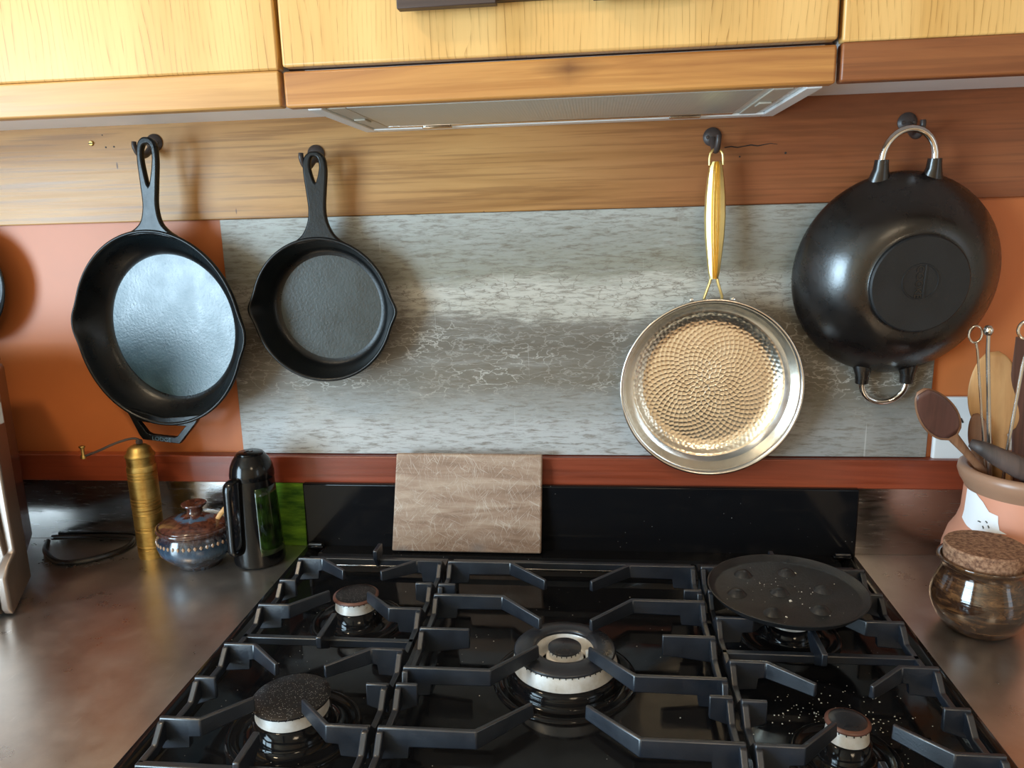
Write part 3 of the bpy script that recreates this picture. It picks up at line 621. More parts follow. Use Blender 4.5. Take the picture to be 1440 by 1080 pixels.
for x0, x1 in ((-0.385, -0.215), (-0.10, 0.09), (0.23, 0.39)):
    obj('reflection_strip', MB().box((x0, -0.096, 0.0022), (x1, -0.088, 0.0034)), 'steel', t, bevel=0.0005, off=L)  # bright steel strips standing in for reflections along the rear step

def teeth(mb, c, r, z, n, h=0.0018, w=0.0011):
    for i in range(n):
        a = 2*PI*(i+0.5)/n; ca, sa = math.cos(a), math.sin(a)
        P = lambda rr, tt, zz: (c[0]+rr*ca-tt*sa, c[1]+rr*sa+tt*ca, zz)
        mb.hexa([P(r-0.002, -w/2, z-h), P(r+0.0006, -w/2, z-h), P(r+0.0006, w/2, z-h), P(r-0.002, w/2, z-h)], [P(r-0.002, -w/2, z), P(r+0.0006, -w/2, z), P(r+0.0006, w/2, z), P(r-0.002, w/2, z)])
def burner(label, c, rc, rring, zc, capm, rimm=None, bowl=0.066):
    t = thing('gas_burner', label, 'burner', (c[0], c[1], -0.007)); C0 = (0, 0)
    z = lambda h: h+0.007
    obj('drip_bowl', MB().lathe([(bowl, 0.0002), (bowl-0.001, 0.0030), (bowl-0.004, 0.0042), (bowl-0.008, 0.0028), (bowl-0.012, 0.0008), (rring+0.008, 0.0006), (rring+0.005, 0.006), (rring+0.0035, z(zc)-0.020), (rring-0.004, z(zc)-0.018), (rring-0.006, 0.002)], 72, (0, 0, 0), 'Z', (False, False)), 'enamel', t, 'full')
    zz = z(zc)
    obj('burner_ring', MB().lathe([(rring-0.006, zz-0.019), (rring+0.001, zz-0.0185), (rring+0.0008, zz-0.016), (rring-0.0006, zz-0.0052), (rring-0.002, zz-0.0045), (0.003, zz-0.0045)], 72), 'ring', t, True)
    tb = MB(); teeth(tb, (0, 0), rring-0.0004, zz-0.0045, int(rring*900)); tag(obj('flame_slots', tb, 'hole', t), kind='stuff')
    cp = obj('burner_cap', MB().lathe([(rc-0.003, zz-0.0046), (rc, zz-0.0035), (rc, zz-0.0018), (rc-0.0025, zz-0.0003), (rc*0.5, zz+0.0004), (0.0, zz+0.0005)], 72), capm, t, True)
    if rimm: obj('cap_rim', MB().lathe([(rc-0.0022, zz-0.0043), (rc+0.0007, zz-0.0032), (rc+0.0006, zz-0.0016), (rc-0.0030, zz+0.0001)], 64, (0, 0, 0), 'Z', (False, False)), rimm, cp, 'full')
    return t
b1 = burner('small gas burner with black cap at the rear left of the hob', (-0.2935, -0.252), 0.031, 0.0285, 0.036, 'cap', 'rust_rim')
b2 = burner('gas burner with wide speckled black cap at the front left of the hob', (-0.2935, -0.487), 0.0425, 0.039, 0.037, 'cap', None, 0.074)
b3 = burner('smallest gas burner with browned cap rim at the front right of the hob', (0.2945, -0.490), 0.0215, 0.0205, 0.037, 'cap_plain', 'rust_rim', 0.055)
b4 = burner('gas burner at the rear right hidden beneath the flat griddle', (0.2945, -0.255), 0.031, 0.0285, 0.034, 'cap_plain')
# wok burner
t = thing('gas_burner', 'large double-ring wok burner in the centre of the hob', 'burner', (0.003, -0.3695, -0.007)); zz = 0.043
obj('drip_bowl', MB().lathe([(0.088, 0.0002), (0.087, 0.003), (0.083, 0.0042), (0.079, 0.0025), (0.074, 0.0008), (0.070, 0.0010), (0.068, 0.008), (0.0675, zz-0.024), (0.062, zz-0.022), (0.030, zz-0.022), (0.028, 0.001)], 96, (0, 0, 0), 'Z', (False, False)), 'enamel', t, 'full')
obj('burner_ring', MB().lathe([(0.030, zz-0.022), (0.0635, zz-0.0215), (0.0635, zz-0.020), (0.060, zz-0.0055), (0.058, zz-0.0045), (0.036, zz-0.0045), (0.0345, zz-0.008), (0.034, zz-0.022)], 96), 'ring', t, True)
tb = MB(); teeth(tb, (0, 0), 0.0600, zz-0.0045, 52); tag(obj('flame_slots', tb, 'hole', t), kind='stuff')
obj('outer_cap', MB().lathe([(0.036, zz-0.0045), (0.0345, zz-0.003), (0.0355, zz+0.0005), (0.040, zz+0.0022), (0.050, zz+0.0015), (0.0595, zz-0.0010), (0.0615, zz-0.0030), (0.060, zz-0.0048)], 96, (0, 0, 0), 'Z', (False, False)), 'cap_plain', t, 'full')
obj('inner_ring', MB().lathe([(0.023, zz-0.022), (0.0225, zz-0.012), (0.0195, zz-0.010), (0.019, zz-0.003), (0.0, zz-0.003)], 48), 'ring', t, True)
tb = MB(); teeth(tb, (0, 0), 0.0190, zz-0.003, 20, 0.0016); tag(obj('inner_flame_slots', tb, 'hole', t), kind='stuff')
obj('inner_cap', MB().lathe([(0.018, zz-0.003), (0.0202, zz-0.0018), (0.0200, zz-0.0002), (0.018, zz+0.0012), (0.0, zz+0.0022)], 48), 'cap_plain', t, True)
obj('igniter', MB().tube([(0.0275, -0.006, zz-0.022), (0.0275, -0.006, zz-0.001)], 0.0022, 10), 'ring', t, True)

# pan supports (grates): local coords around the centre of each grate
TH = 0.0068
def finger_mesh(path, zt, bots):
    """vertical plate along plan path; bots = lower z at each point"""
    P = [Vector((p[0], p[1], 0)) for p in path]; m = len(P); v = []
    for i in range(m):
        d0 = (P[i]-P[i-1]).normalized() if i else (P[1]-P[0]).normalized(); d1 = (P[i+1]-P[i]).normalized() if i < m-1 else d0
        b = (d0+d1).normalized(); nn = Vector((-b.y, b.x, 0)); h = TH/2/max(0.5, b.dot(d0))
        if i == m-1: h *= 0.85
        for s in (-1, 1):
            q = P[i]+nn*h*s*1.15; v.append((q.x, q.y, bots[i])); q = P[i]+nn*h*s*0.72; v.append((q.x, q.y, zt))
    f = [(0, 1, 3, 2), ((m-1)*4, (m-1)*4+2, (m-1)*4+3, (m-1)*4+1)]
    for i in range(m-1):
        a, b = i*4, (i+1)*4
        f += [(a, b, b+1, a+1), (a+2, a+3, b+3, b+2), (a+1, b+1, b+3, a+3), (a, a+2, b+2, b)]
    return MB().add(v, f)
def grate(label, x0, x1, rows, bar_y, stubs, fins, tips):
    cx = (x0+x1)/2; t = thing('pan_support', label, 'pan support', (cx, -0.37, 0.0)); yo = -0.37
    H = 0.055; fb = 0.037
    def side(sgn):
        X = x0 if sgn < 0 else x1
        keyy = sorted([r[0] for r in rows]+[s[0] for s in stubs])
        pts = [(-0.603, fb)]
        for k in keyy: pts += [(k-0.021, fb), (k-0.006, H-0.003), (k+0.006, H-0.003), (k+0.021, fb)]
        pts.append((-0.140, fb))
        cl = [pts[0]]
        for p in pts[1:]:
            if p[0] > cl[-1][0]+0.0005: cl.append(p)
        top = [(a-yo, b) for a, b in cl]; bot = [(a-yo, 0.027 if b < 0.04 else 0.030) for a, b in cl][::-1]
        xa, xb = (X-cx, X-cx+TH) if sgn < 0 else (X-cx-TH, X-cx)
        return MB().prism(top+bot, xa, xb, 'YZ')
    obj('side_bar', side(-1), 'grate', t, bevel=0.0012); obj('side_bar', side(1), 'grate', t, bevel=0.0012)
    for y in bar_y:
        obj('cross_bar', MB().box((x0-cx, y-yo-0.004, 0.027), (x1-cx, y-yo+0.004, fb)), 'grate', t, bevel=0.0012)
    for (y, xi, xt, yt) in rows:
        for s in (-1, 1):
            X = (x0-cx) if s < 0 else (x1-cx); xin = s*xi; xtt = s*xt
            a = X-s*0.0002; br = X-s*0.030
            fpath = [(a, y-yo), (br, y-yo), (br-s*0.0015, y-yo), (xin, y-yo), (xtt, yt-yo)]
            obj('finger', finger_mesh(fpath, H, [0.020, 0.022, 0.035, 0.036, 0.040]), 'grate', t, bevel=0.0013)
    for (y, ln) in stubs:
        for s in (-1, 1):
            X = (x0-cx) if s < 0 else (x1-cx); obj('stub', finger_mesh([(X-s*0.0002, y-yo), (X-s*ln, y-yo)], H, [0.022, 0.030]), 'grate', t, bevel=0.0013)
    for (y, x, l0, l1) in fins:
        mb = MB().prism([(y-yo+l0, H), (y-yo+l1, H), (y-yo+l1, 0.042), (y-yo+0.004, 0.025), (y-yo-0.004, 0.025), (y-yo+l0, 0.040)], x-cx-TH/2, x-cx+TH/2, 'YZ')
        obj('fin', mb, 'grate', t, bevel=0.0013)
    for s in (-1, 1):
        for y in (-0.590, -0.150):
            X = (x0-cx+0.005) if s < 0 else (x1-cx-0.005)
            obj('foot', MB().lathe([(0.0035, -0.0068), (0.0035, 0.028)], 10, (X, y-yo, 0)), 'rubber', t, True)
    return t
LR = [(-0.181, 0.071, 0.027, -0.219), (-0.322, 0.068, 0.027, -0.281), (-0.418, 0.071, 0.028, -0.457), (-0.5575, 0.067, 0.027, -0.519)]
LR = [(a, b, c, d) for a, b, c, d in LR]
grate('left cast grate of the hob, spanning two burners, beside the steel benchtop', -0.403, -0.1835, LR, (-0.140, -0.370, -0.603), [(-0.252, 0.024), (-0.487, 0.024)], [(-0.140, -0.293, -0.014, 0.016), (-0.370, -0.293, -0.030, 0.030), (-0.603, -0.293, -0.016, 0.030)], None)
CR = [(-0.181, 0.085, 0.031, -0.235), (-0.283, 0.0845, 0.031, -0.339), (-0.453, 0.080, 0.030, -0.400), (-0.557, 0.080, 0.028, -0.509)]
grate('centre cast grate of the hob, over the large wok burner', -0.175, 0.181, CR, (-0.140, -0.603), [(-0.253, 0.024), (-0.369, 0.062), (-0.485, 0.024)], [], None)
grate('right cast grate of the hob, carrying the round griddle', 0.1885, 0.411, LR, (-0.140, -0.370, -0.603), [(-0.252, 0.024), (-0.490, 0.026)], [(-0.140, 0.297, -0.014, 0.016), (-0.370, 0.297, -0.030, 0.030), (-0.603, 0.297, -0.016, 0.030)], None)

# griddle with bumps
t = thing('round_griddle', 'round flat black griddle with seven small bumps resting on the rear right burner grate', 'griddle', (0.2875, -0.2615, 0.0565))
obj('griddle_plate', MB().lathe([(0, 0.0), (0.088, 0.0), (0.093, 0.001), (0.0995, 0.0085), (0.1000, 0.0098), (0.0985, 0.0100), (0.0915, 0.0030), (0.0885, 0.0020), (0, 0.0020)], 96, (0, 0, 0), 'Z', (False, False)), 'griddle', t, True)
for (x, y) in ((-0.009, -0.001), (-0.046, 0.048), (0.013, 0.055), (0.048, 0.009), (0.030, -0.046), (-0.029, -0.055), (-0.064, -0.007)):
    obj('bump', MB().lathe([(0.0125, 0.0018), (0.0108, 0.0035), (0.0075, 0.0072), (0.0038, 0.0090), (0, 0.0094)], 24, (x, y, 0), 'Z', (False, False)), 'griddle', t, 'full')

# crumbs scattered on the hob
mb = MB()
def crumb(x, y, z, s):
    v = [(x+s*rnd.uniform(.6, 1), y, z), (x-s*.5, y+s*rnd.uniform(.5, 1), z), (x-s*.6, y-s*rnd.uniform(.4, 1), z), (x, y, z+s*rnd.uniform(.5, .9))]
    mb.add(v, [(0, 1, 3), (1, 2, 3), (2, 0, 3), (0, 2, 1)])
for i in range(150): crumb(rnd.gauss(0.300, 0.048), rnd.gauss(-0.435, 0.028), -0.007, rnd.uniform(.0006, .0014))
for i in range(110): crumb(rnd.uniform(-0.40, 0.41), rnd.uniform(-0.60, -0.15), -0.007, rnd.uniform(.0005, .0012))
for (x, y, s) in ((0.222, -0.352, 0.0045), (0.226, -0.350, 0.003), (0.2165, -0.506, 0.0035), (0.240, -0.512, 0.0012)): crumb(x, y, -0.007, s)
tag(obj('food_crumbs', mb, 'crumb'), 'pale crumbs scattered over the black hob, thickest near the small front right burner', 'crumbs', kind='stuff')
mb = MB()
for i in range(42): crumb(0.2875+rnd.gauss(0, 0.036), -0.2615+rnd.gauss(0, 0.036), 0.0586, rnd.uniform(.0004, .0011))
crumb(0.312, -0.205, 0.0586, 0.0028); crumb(0.287, -0.285, 0.0586, 0.0030); crumb(0.272, -0.325, 0.0586, 0.002)
tag(obj('food_crumbs', mb, 'crumb'), 'tiny pale crumbs lying on the round griddle', 'crumbs', kind='stuff')

# chopping board leaning on the splash panel
cb = MB(); z0, z1 = 0.0085, 0.172
def bp(x, z, dy): k = (z-z0)/(z1-z0); return (x, -0.052+0.0205*k+dy, z)
cb.hexa([bp(-0.2965, z0, 0), bp(-0.0475, z0, 0), bp(-0.0475, z0, 0.010), bp(-0.2965, z0, 0.010)], [bp(-0.2845, z1-0.0010, 0), bp(-0.0440, z1-0.002, 0), bp(-0.0440, z1-0.002, 0.010), bp(-0.2845, z1-0.001, 0.010)])
cbo = obj('chopping_board', cb, 'cutting', None, bevel=0.003, seg=3); tag(cbo, 'scratched brown wooden chopping board leaning upright against the black splash panel', 'chopping board')

# ------------------------------------------------------------------ left bench items
t = thing('pepper_mill', 'tall turned brass coffee or pepper mill with crank handle under the large skillet', 'mill', (-0.7095, -0.067, 0))
pf = [(0, 0), (0.0215, 0), (0.0222, 0.003)]
def groove(z, r): return [(r, z-0.0012), (r-0.0009, z-0.0004), (r-0.0009, z+0.0004), (r, z+0.0012)]
for z, r in ((0.018, 0.0222), (0.024, 0.0222), (0.052, 0.0225), (0.058, 0.0225), (0.083, 0.0228)): pf += groove(z, r)
pf += [(0.0228, 0.0895)]
obj('lower_barrel', MB().lathe(pf, 40), 'brass', t, True)
pf = [(0.0222, 0.0897), (0.0234, 0.0910)]
for z in (0.098, 0.104, 0.110, 0.146, 0.152, 0.158): pf += groove(z, 0.0232)
pf += [(0.0232, 0.1660), (0.0222, 0.1685)]
obj('upper_barrel', MB().lathe(pf, 40), 'brass', t, True)
obj('dome_lid', MB().lathe([(0.0216, 0.168), (0.0218, 0.183), (0.0235, 0.1845), (0.0235, 0.187), (0.0205, 0.191), (0.0175, 0.199), (0.012, 0.2035), (0.005, 0.2055), (0.0, 0.206)], 40), 'brass', t, True)
ck = obj('crank', MB().tube(smooth_poly([(0.004, 0, 0.2055), (0.000, 0, 0.214), (-0.012, -0.004, 0.2155), (-0.035, -0.012, 0.209), (-0.060, -0.018, 0.198), (-0.084, -0.022, 0.1895)], 4, False), 0.0022, 8), 'hook', t, True)
obj('crank_nut', MB().lathe([(0.006, 0.207), (0.006, 0.2115), (0.003, 0.2135), (0, 0.214)], 6, (0.002, 0, 0)), 'hook', t)
obj('knob', MB().lathe([(0.0045, 0.186), (0.0045, 0.190), (0.0025, 0.193), (0.0028, 0.203), (0.0052, 0.2065), (0.0048, 0.2085), (0, 0.2095)], 16, (-0.084, -0.022, 0)), 'brass', ck, True)

t.scale = (1, 1, 0.957)
t = thing('sugar_bowl', 'squat blue and brown glazed lidded pottery bowl between the brass mill and the black jug', 'bowl', (-0.6115, -0.0905, 0))
obj('bowl_body', MB().lathe([(0, 0.003), (0.030, 0.003), (0.031, 0.0), (0.035, 0.0), (0.036, 0.005), (0.048, 0.014), (0.060, 0.028), (0.0635, 0.041), (0.061, 0.052), (0.0575, 0.058), (0.0575, 0.061), (0.0605, 0.063), (0.0625, 0.067), (0.0620, 0.070), (0.0585, 0.070), (0.055, 0.064), (0.050, 0.030), (0, 0.012)], 72), 'glaze_blue', t, 'full')
lid = obj('lid', MB().lathe([(0.0565, 0.0655), (0.0575, 0.069), (0.056, 0.0715), (0.045, 0.077), (0.030, 0.082), (0.017, 0.0855), (0.0125, 0.088), (0.012, 0.094), (0.0155, 0.0985), (0.0195, 0.1015), (0.0200, 0.1045), (0.0175, 0.1050), (0.011, 0.0995), (0.004, 0.096), (0, 0.0955)], 72), 'glaze_lid', t, 'full')
mb = MB()
for i in range(44):
    a = 2*PI*i/44; c0 = (0.0622*math.cos(a), 0.0622*math.sin(a), 0.0485)
    mb.loft([(c0[0], c0[1], 0.0455), (c0[0], c0[1], 0.0485), (c0[0], c0[1], 0.0515)], [0.002, 0.0055, 0.002], [0.002, 0.0035, 0.002], wd=(-math.sin(a), math.cos(a), 0), n=6)
tag(obj('bead_band', mb, 'glaze_bead', t, True), kind='stuff')
o = obj('wooden_stick', MB().loft([(-0.585, -0.092, 0.060), (-0.5665, -0.094, 0.086), (-0.546, -0.097, 0.108)], [0.007, 0.008, 0.008], [0.005]*3, n=10), 'bare_wood', None, True)
tag(o, 'pale wooden spoon handle sticking out of the blue glazed bowl', 'spoon')

t = thing('oil_jug', 'black plastic jug with green glass window and handle, standing against the mahogany ledge', 'jug', (-0.5135, -0.0775, 0), (0, 0, 0))
obj('jug_body', MB().lathe([(0, 0), (0.036, 0), (0.0405, 0.003), (0.0413, 0.008), (0.0375, 0.080), (0.0345, 0.140), (0.0340, 0.146)], 64, (0, 0, 0), 'Z', (True, False)), 'black_plastic', t, True)
wd_ = MB(); nA = 16
def jr(z): return 0.0413-(z-0.008)*(0.0413-0.0345)/0.132
v = []; f = []
zs_ = [0.022+0.112*i/8 for i in range(9)]
for z in zs_:
    for i in range(nA+1):
        a = math.radians(-62+78*i/nA); r = jr(z)+0.0008; v.append((r*math.cos(a), r*math.sin(a), z))
for i in range(8):
    for j in range(nA): f.append((i*(nA+1)+j, i*(nA+1)+j+1, (i+1)*(nA+1)+j+1, (i+1)*(nA+1)+j))
wd_.add(v, f); wo = obj('glass_window', wd_, 'bottle_green', t, 'full'); sm = wo.modifiers.new('s', 'SOLIDIFY'); sm.thickness = 0.0012
lid = obj('jug_lid', MB().lathe([(0.0346, 0.1455), (0.0352, 0.148), (0.0350, 0.155), (0.0330, 0.166), (0.0285, 0.176), (0.0240, 0.182), (0.0225, 0.1845), (0, 0.1850)], 56), 'black_plastic', t, True)
obj('pour_flap', MB().lathe([(0.0205, 0.1845), (0.0205, 0.1870), (0.019, 0.1878), (0, 0.1878)], 40), 'black_plastic', lid, True)
obj('flap_mark', MB().tube([(-0.008, -0.004, 0.1882), (-0.003, 0.004, 0.1882), (0, -0.003, 0.1882), (0.004, 0.004, 0.1882), (0.008, -0.004, 0.1882)], 0.0007, 6), 'rubber', lid, True)
hx = -0.012; aH = math.radians(-112)
def hpnt(r, z, da=0.0): return (r*math.cos(aH+da), r*math.sin(aH+da), z)
obj('jug_handle', MB().loft(smooth_poly([hpnt(0.033, 0.150), hpnt(0.045, 0.149), hpnt(0.053, 0.142), hpnt(0.0545, 0.120), hpnt(0.0555, 0.080), hpnt(0.0565, 0.045), hpnt(0.055, 0.034), hpnt(0.046, 0.030), hpnt(0.038, 0.030)], 4, False), [0.016]*33, [0.0085]*33, wd=(math.cos(aH+PI/2), math.sin(aH+PI/2), 0), n=12), 'black_plastic', t, True)

ga = obj('green_reflection_sheet', MB().hexa([(-0.540, -0.020, 0.0005), (-0.4555, -0.020, 0.0005), (-0.4555, -0.0165, 0.0005), (-0.540, -0.0165, 0.0005)], [(-0.540, -0.0120, 0.112), (-0.4555, -0.0120, 0.112), (-0.4555, -0.0085, 0.112), (-0.540, -0.0085, 0.112)]), 'reflected_green', None, bevel=0.0005)  # green sheet in place of the jug's reflection on the steel upstand
tag(ga, 'bright green translucent sheet behind the black jug, standing in for its reflection in the steel', 'panel')

# black power cable loop
pts = smooth_poly([(-0.93, -0.03, 0.004), (-0.900, -0.075, 0.004), (-0.845, -0.112, 0.004), (-0.800, -0.098, 0.004), (-0.768, -0.055, 0.005), (-0.775, -0.020, 0.008), (-0.815, -0.014, 0.008), (-0.87, -0.016, 0.008), (-0.93, -0.018, 0.006)], 8, False)
tag(obj('power_cable', MB().tube(pts, 0.0046, 10), 'rubber', None, True), 'black power cable curled on the steel bench beside the coffee machine', 'cable')

# espresso machine at the left edge; plan is skewed so its right cheek looks along the bench
t = thing('espresso_machine', 'stainless steel espresso machine cut off by the left edge of the picture', 'coffee machine', (-0.795, -0.262, 0), (0, 0, math.radians(2)))
# local: x right, y back; front right corner near origin
def skew(mb, k=-0.62):
    mb.v = [(x+k*max(y, 0)*0.95, y, z) for x, y, z in mb.v]; return mb
obj('body', skew(MB().box((-0.50, 0.012, 0.030), (-0.006, 0.20, 0.335))), 'machine_dark', t, bevel=0.006)
ch = MB(); ch.prism([(-0.018, 0.003), (-0.024, 0.014), (-0.024, 0.062), (-0.012, 0.078), (0.010, 0.088), (0.012, 0.30), (0.03, 0.352), (0.10, 0.360), (0.10, 0.003)], -0.016, 0.0, 'YZ')
obj('side_cheek', skew(ch), 'machine_steel', t, bevel=0.004, seg=3)
obj('drip_tray', MB().box((-0.30, -0.030, 0.004), (-0.0175, 0.012, 0.060)), 'machine_steel', t, bevel=0.003)
gr = obj('drip_grille', MB().box((-0.29, -0.026, 0.060), (-0.030, 0.012, 0.064)), 'steel', t, bevel=0.001)
for i in range(7):
    obj('grille_slot', MB().box((-0.060-0.030*i, -0.020, 0.0640), (-0.040-0.030*i, -0.016, 0.0648)), 'hole', gr)
    obj('grille_slot', MB().box((-0.060-0.030*i, -0.008, 0.0640), (-0.040-0.030*i, -0.004, 0.0648)), 'hole', gr)
obj('front_panel', MB().hexa([(-0.30, 0.004, 0.070), (-0.0175, 0.004, 0.070), (-0.0175, 0.013, 0.070), (-0.30, 0.013, 0.070)], [(-0.30, 0.0, 0.250), (-0.030, 0.0, 0.250), (-0.030, 0.013, 0.250), (-0.30, 0.013, 0.250)]), 'machine_steel', t, bevel=0.002)
obj('cup_rack_lid', skew(MB().box((-0.50, 0.020, 0.335), (-0.010, 0.20, 0.358))), 'machine_dark', t, bevel=0.006)
kn = obj('steam_knob', MB().tube([(-0.010, 0.004, 0.298), (0.004, -0.002, 0.298)], 0.010, 16), 'chrome', t, True)
obj('knob_cap', MB().box((0.004, -0.014, 0.283), (0.016, 0.006, 0.314)), 'socket_white', kn, bevel=0.002)

# dark pan just outside the left edge, its rim throws the round shadow on the wall
t = thing('hanging_pan', 'black pan hanging on the orange wall, almost wholly outside the left edge', 'pan', (-1.027, -0.035, 0.462))
obj('pan_body', MB().lathe([(0, 0.03), (0.075, 0.03), (0.097, 0.002), (0.099, 0), (0.0975, -0.001), (0.073, 0.026), (0, 0.026)], 64, (0, 0, 0), 'Y', (False, False)), 'iron', t, True)
obj('handle', MB().loft([(0, 0.0, 0.095), (0, -0.004, 0.15), (0, 0.0, 0.205)], [0.022, 0.018, 0.022], [0.008]*3, n=12), 'iron', t, True)
hook(-1.027, 0.672, 'brown iron wall hook outside the left edge holding the hidden black pan')

# ------------------------------------------------------------------ right bench items
# power outlet
t = thing('power_outlet', 'white double wall socket behind the utensil pot', 'socket', (0.62, 0.006, 0.205))
obj('face_plate', MB().box((-0.056, -0.010, -0.053), (0.060, 0.0, 0.054)), 'socket_white', t, bevel=0.003)
for sx in (-0.030, 0.030):
    obj('rocker_switch', MB().box((sx-0.0165, -0.0155, 0.026), (sx-0.0055, -0.0095, 0.040)), 'socket_white', t, bevel=0.001)
    for s in (-1, 1):
        mb = MB().box((-0.0012, -0.0106, -0.004), (0.0012, -0.0098, 0.004)); ca, sa = math.cos(s*0.5), math.sin(s*0.5)
        mb.v = [(x*ca-z*sa+sx+s*0.008+0.004, y, x*sa+z*ca+0.017) for x, y, z in mb.v]; obj('pin_slot', mb, 'hole', t)
    obj('pin_slot', MB().box((sx+0.0018, -0.0106, -0.004), (sx+0.0042, -0.0098, 0.004)), 'hole', t)

t = thing('utensil_pot', 'tall terracotta pot with white painted patches and brown rim holding wooden spoons', 'pot', (0.645, -0.112, 0))
potp = [(0, 0), (0.070, 0), (0.086, 0.012), (0.097, 0.035), (0.096, 0.055), (0.090, 0.078), (0.081, 0.094), (0.076, 0.112), (0.0745, 0.150)]
obj('pot_body', MB().lathe(potp, 72, (0, 0, 0), 'Z', (True, False)), 'terracotta', t, 'full')
obj('pot_rim', MB().lathe([(0.0745, 0.1495), (0.077, 0.155), (0.082, 0.163), (0.0855, 0.173), (0.0845, 0.181), (0.080, 0.184), (0.073, 0.181), (0.069, 0.171), (0.067, 0.145), (0.067, 0.06), (0, 0.04)], 72, (0, 0, 0), 'Z', (False, False)), 'terra_rim', t, 'full')
def pot_r(z): return float(np.interp(z, [p[1] for p in potp], [p[0] for p in potp]))
def decal(outl, name, mat, parent, lift=0.0012):
    # outline in (angle deg, z) -> fan triangulated grid wrapped on the pot
    import bmesh
    b = bmesh.new(); vs = [b.verts.new((a, z*1000, 0)) for a, z in outl]; fc = b.faces.new(vs)
    bmesh.ops.triangulate(b, faces=b.faces[:]); bmesh.ops.subdivide_edges(b, edges=b.edges[:], cuts=3, use_grid_fill=True)
    bmesh.ops.triangulate(b, faces=b.faces[:]); b.verts.ensure_lookup_table()
    mb = MB(); vv = []
    for q in b.verts:
        a = math.radians(q.co.x); z = q.co.y/1000; r = pot_r(z)+lift; vv.append((r*math.cos(a), r*math.sin(a), z))
    mb.add(vv, [tuple(w.index for w in fcs.verts) for fcs in b.faces]); b.free()
    o = obj(name, mb, mat, parent, 'full'); return o
d1 = decal([(-166, 0.150), (-156, 0.142), (-148, 0.131), (-139, 0.129), (-138, 0.119), (-136, 0.110), (-129, 0.107), (-142, 0.104), (-139, 0.094), (-145, 0.087), (-153, 0.089), (-157, 0.097), (-170, 0.100), (-182, 0.106), (-182, 0.150)], 'painted_patch', 'white_slip', t)
decal([(-84, 0.128), (-89, 0.122), (-85, 0.112), (-90, 0.108), (-93, 0.098), (-90, 0.088), (-76, 0.080), (-55, 0.080), (-50, 0.125), (-68, 0.131)], 'painted_patch', 'white_slip', t)
for (a, z, da, dz) in ((-158, 0.113, 3, 0.0), (-152, 0.109, 1.5, -0.003), (-156, 0.100, 1, -0.003), (-153, 0.0975, 1.2, 0.001), (-150, 0.117, 2, -0.002), (-147, 0.112, 1.5, -0.003)):
    P = lambda a_, z_: ((pot_r(z_)+0.0022)*math.cos(math.radians(a_)), (pot_r(z_)+0.0022)*math.sin(math.radians(a_)), z_)
    obj('brush_mark', MB().tube([P(a, z), P(a+da/2, z+dz/2+0.0005), P(a+da, z+dz)], 0.0008, 6), 'ink', d1, True)

t = thing('stoneware_jar', 'round glossy brown stoneware jar with cork stopper in front of the terracotta pot', 'jar', (0.5415, -0.2285, 0))
jp = [(0, 0.0), (0.036, 0.0), (0.042, 0.004), (0.052, 0.018), (0.0585, 0.036), (0.0585, 0.048), (0.055, 0.062), (0.0495, 0.075), (0.047, 0.083), (0.0475, 0.088), (0.0525, 0.0935), (0.0550, 0.0965), (0.0540, 0.0985), (0.050, 0.0975), (0.046, 0.090), (0.046, 0.075)]
obj('jar_body', MB().lathe(jp, 80, (0, 0, 0), 'Z', (True, False)), 'glaze_brown', t, 'full')
obj('cork_stopper', MB().lathe([(0, 0.078), (0.0455, 0.078), (0.0475, 0.102), (0.0480, 0.1145), (0.0465, 0.1165), (0, 0.1172)], 56), 'cork', t, True)

# utensils: bottoms inside the pot, heads above
def oval_spoon(label, name, mat, p0, p1, p2, w, th, hw, cat, wd=(1, 0, 0), conc=0.004, rim=None):
    """p0 handle end (in pot), p1 neck, p2 head tip"""
    P0, P1, P2 = Vector(p0), Vector(p1), Vector(p2); path = []; W_ = []; T_ = []; C_ = []
    for i in range(6): path.append(P0.lerp(P1, i/6)); W_.append(hw); T_.append(hw*0.75); C_.append(0)
    for i in range(15):
        k = i/14; path.append(P1.lerp(P2, k)); s = math.sin(PI*min(1, k**0.85*0.955+0.03))**0.5
        W_.append(max(hw*(1-k) if k < 0.3 else 0.002, w*s)); T_.append(max(0.002, th*(1-0.4*k))*(1 if k < 0.97 else 0.5)); C_.append(conc*s*(1 if 0.12 < k < 0.95 else 0.2))
    t = thing(name, label, cat, P0)
    o = obj('spoon_body', MB().loft(path, W_, T_, wd=wd, n=24, concave=C_), mat, t, 'full', off=P0)
    return t, o, path, W_
t1, o1, pa, pw = oval_spoon('dark-bowled wooden spoon leaning left out of the terracotta pot', 'wooden_spoon', 'spoon_edge', (0.655, -0.112, 0.100), (0.5385, -0.120, 0.229), (0.486, -0.128, 0.298), 0.050, 0.010, 0.011, 'spoon')
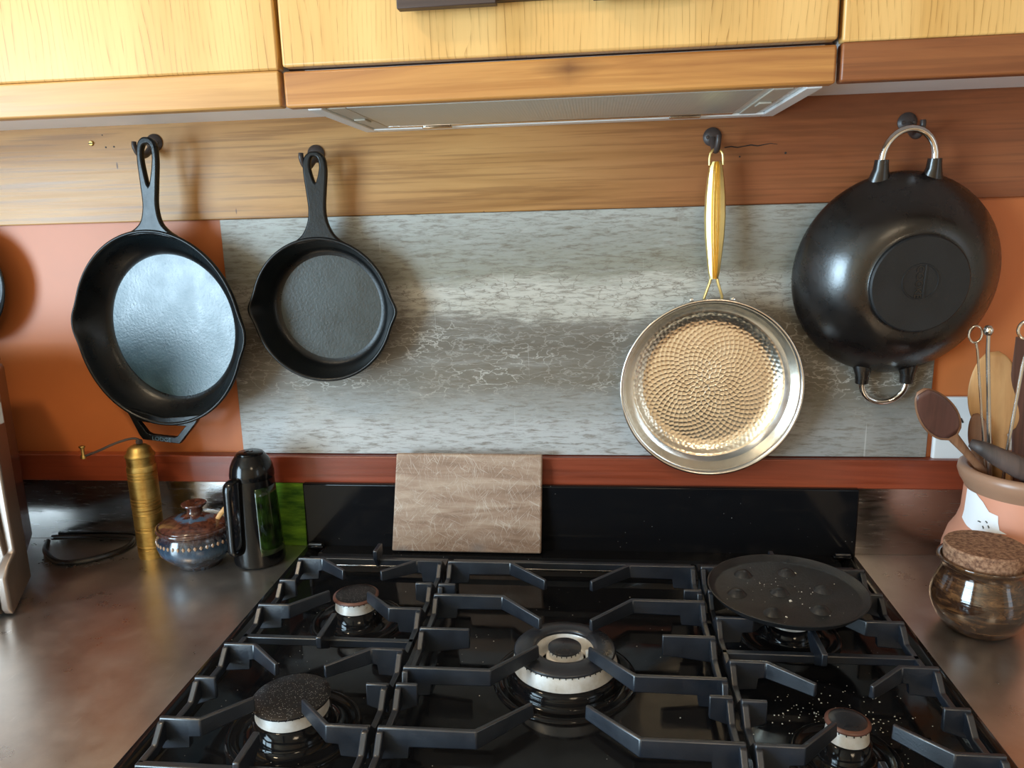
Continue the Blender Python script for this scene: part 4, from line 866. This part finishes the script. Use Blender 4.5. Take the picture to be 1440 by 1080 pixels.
# dark stained hollow of that spoon: thin liner following the bowl
P1 = Vector((0.5350, -0.1245, 0.2320)); P2 = Vector((0.4875, -0.1325, 0.2955)); lp = []; lw = []
for i in range(12): kk = i/11; lp.append(P1.lerp(P2, kk)); lw.append(max(0.003, 0.0445*math.sin(PI*min(1, kk**0.85*0.93+0.03))**0.5))
obj('stained_hollow', MB().loft(lp, lw, [0.0030]*12, wd=(1, 0, 0), n=18, concave=[0.0]*12), 'dark_spoon', o1, 'full', off=(0.655, -0.112, 0.100))
oval_spoon('large pale golden wooden spatula spoon upright in the middle of the pot', 'wooden_spatula', 'olive_wood', (0.634, -0.100, 0.068), (0.6160, -0.085, 0.222), (0.6025, -0.072, 0.341), 0.077, 0.007, 0.023, 'spatula', conc=0.0015)
oval_spoon('short brown wooden spoon with rounded end in front of the socket', 'wooden_spoon', 'spoon_edge', (0.606, -0.100, 0.085), (0.592, -0.100, 0.190), (0.5755, -0.098, 0.257), 0.032, 0.008, 0.020, 'spoon', conc=0.001)
# thick weathered wooden spatula lying across the mouth
t = thing('wooden_pestle', 'thick weathered dark wooden utensil end lying across the mouth of the pot', 'utensil', (0.62, -0.15, 0.1))
obj('shaft', MB().loft([Vector(p)-Vector((0.62, -0.15, 0.1)) for p in ((0.5515, -0.142, 0.227), (0.566, -0.148, 0.221), (0.583, -0.154, 0.211), (0.600, -0.160, 0.203), (0.6125, -0.163, 0.196), (0.618, -0.163, 0.188), (0.6185, -0.160, 0.180))], [0.012, 0.020, 0.026, 0.030, 0.031, 0.026, 0.014], [0.010, 0.013, 0.016, 0.018, 0.018, 0.016, 0.008], wd=(0.4, 0, 1), n=14), 'grey_wood', t, 'full')
# steel tongs
t = thing('steel_tongs', 'thin steel wire tongs standing in front of the golden spatula', 'tongs', (0.60, -0.11, 0.06)); L = t.location
obj('arm', MB().tube([(0.604, -0.118, 0.07), (0.588, -0.122, 0.20), (0.5705, -0.124, 0.350), (0.5690, -0.124, 0.374)], [0.0030, 0.0030, 0.0026, 0.0024], 10), 'steel', t, True, off=L)
obj('arm', MB().tube([(0.602, -0.112, 0.07), (0.585, -0.114, 0.20), (0.5610, -0.116, 0.350), (0.5580, -0.116, 0.362)], 0.0016, 8), 'steel', t, True, off=L)
obj('ball_end', MB().lathe([(0.0001, 0.3720), (0.004, 0.3730), (0.0062, 0.3775), (0.0062, 0.3815), (0.004, 0.3858), (0.0001, 0.3868)], 18, (0.5685, -0.124, 0)), 'chrome', t, 'full', off=L)
obj('wire_loop', MB().tube([(0.5555+0.0085*math.cos(a*2*PI/20), -0.1175, 0.3735+0.0115*math.sin(a*2*PI/20)) for a in range(20)], 0.0014, 8, True), 'steel', t, True, off=L)
# second steel tool with a curled end
t = thing('curled_skewer', 'steel rod with a curled end beside the right edge of the picture', 'skewer', (0.63, -0.11, 0.06)); L = t.location
arc = [(0.6205+0.0115*math.cos(math.radians(a)), -0.118, 0.3785+0.0125*math.sin(math.radians(a))) for a in range(60, 301, 20)]
obj('rod', MB().tube([(0.612, -0.116, 0.07), (0.6125, -0.117, 0.20), (0.6200, -0.118, 0.330), (0.6245, -0.118, 0.362)], 0.0023, 10), 'steel', t, True, off=L)
obj('curl', MB().tube(arc, 0.0022, 10), 'chrome', t, True, off=L)
# dark spatula behind
t = thing('dark_spatula', 'dark brown flat spatula handle at the right edge behind the curled rod', 'spatula', (0.64, -0.09, 0.06)); L = t.location
obj('blade', MB().loft([(0.655, -0.095, 0.07), (0.646, -0.085, 0.20), (0.648, -0.078, 0.30), (0.650, -0.074, 0.362)], [0.014, 0.020, 0.042, 0.040], [0.006, 0.006, 0.004, 0.003], n=14), 'dark_spoon', t, True, off=L)
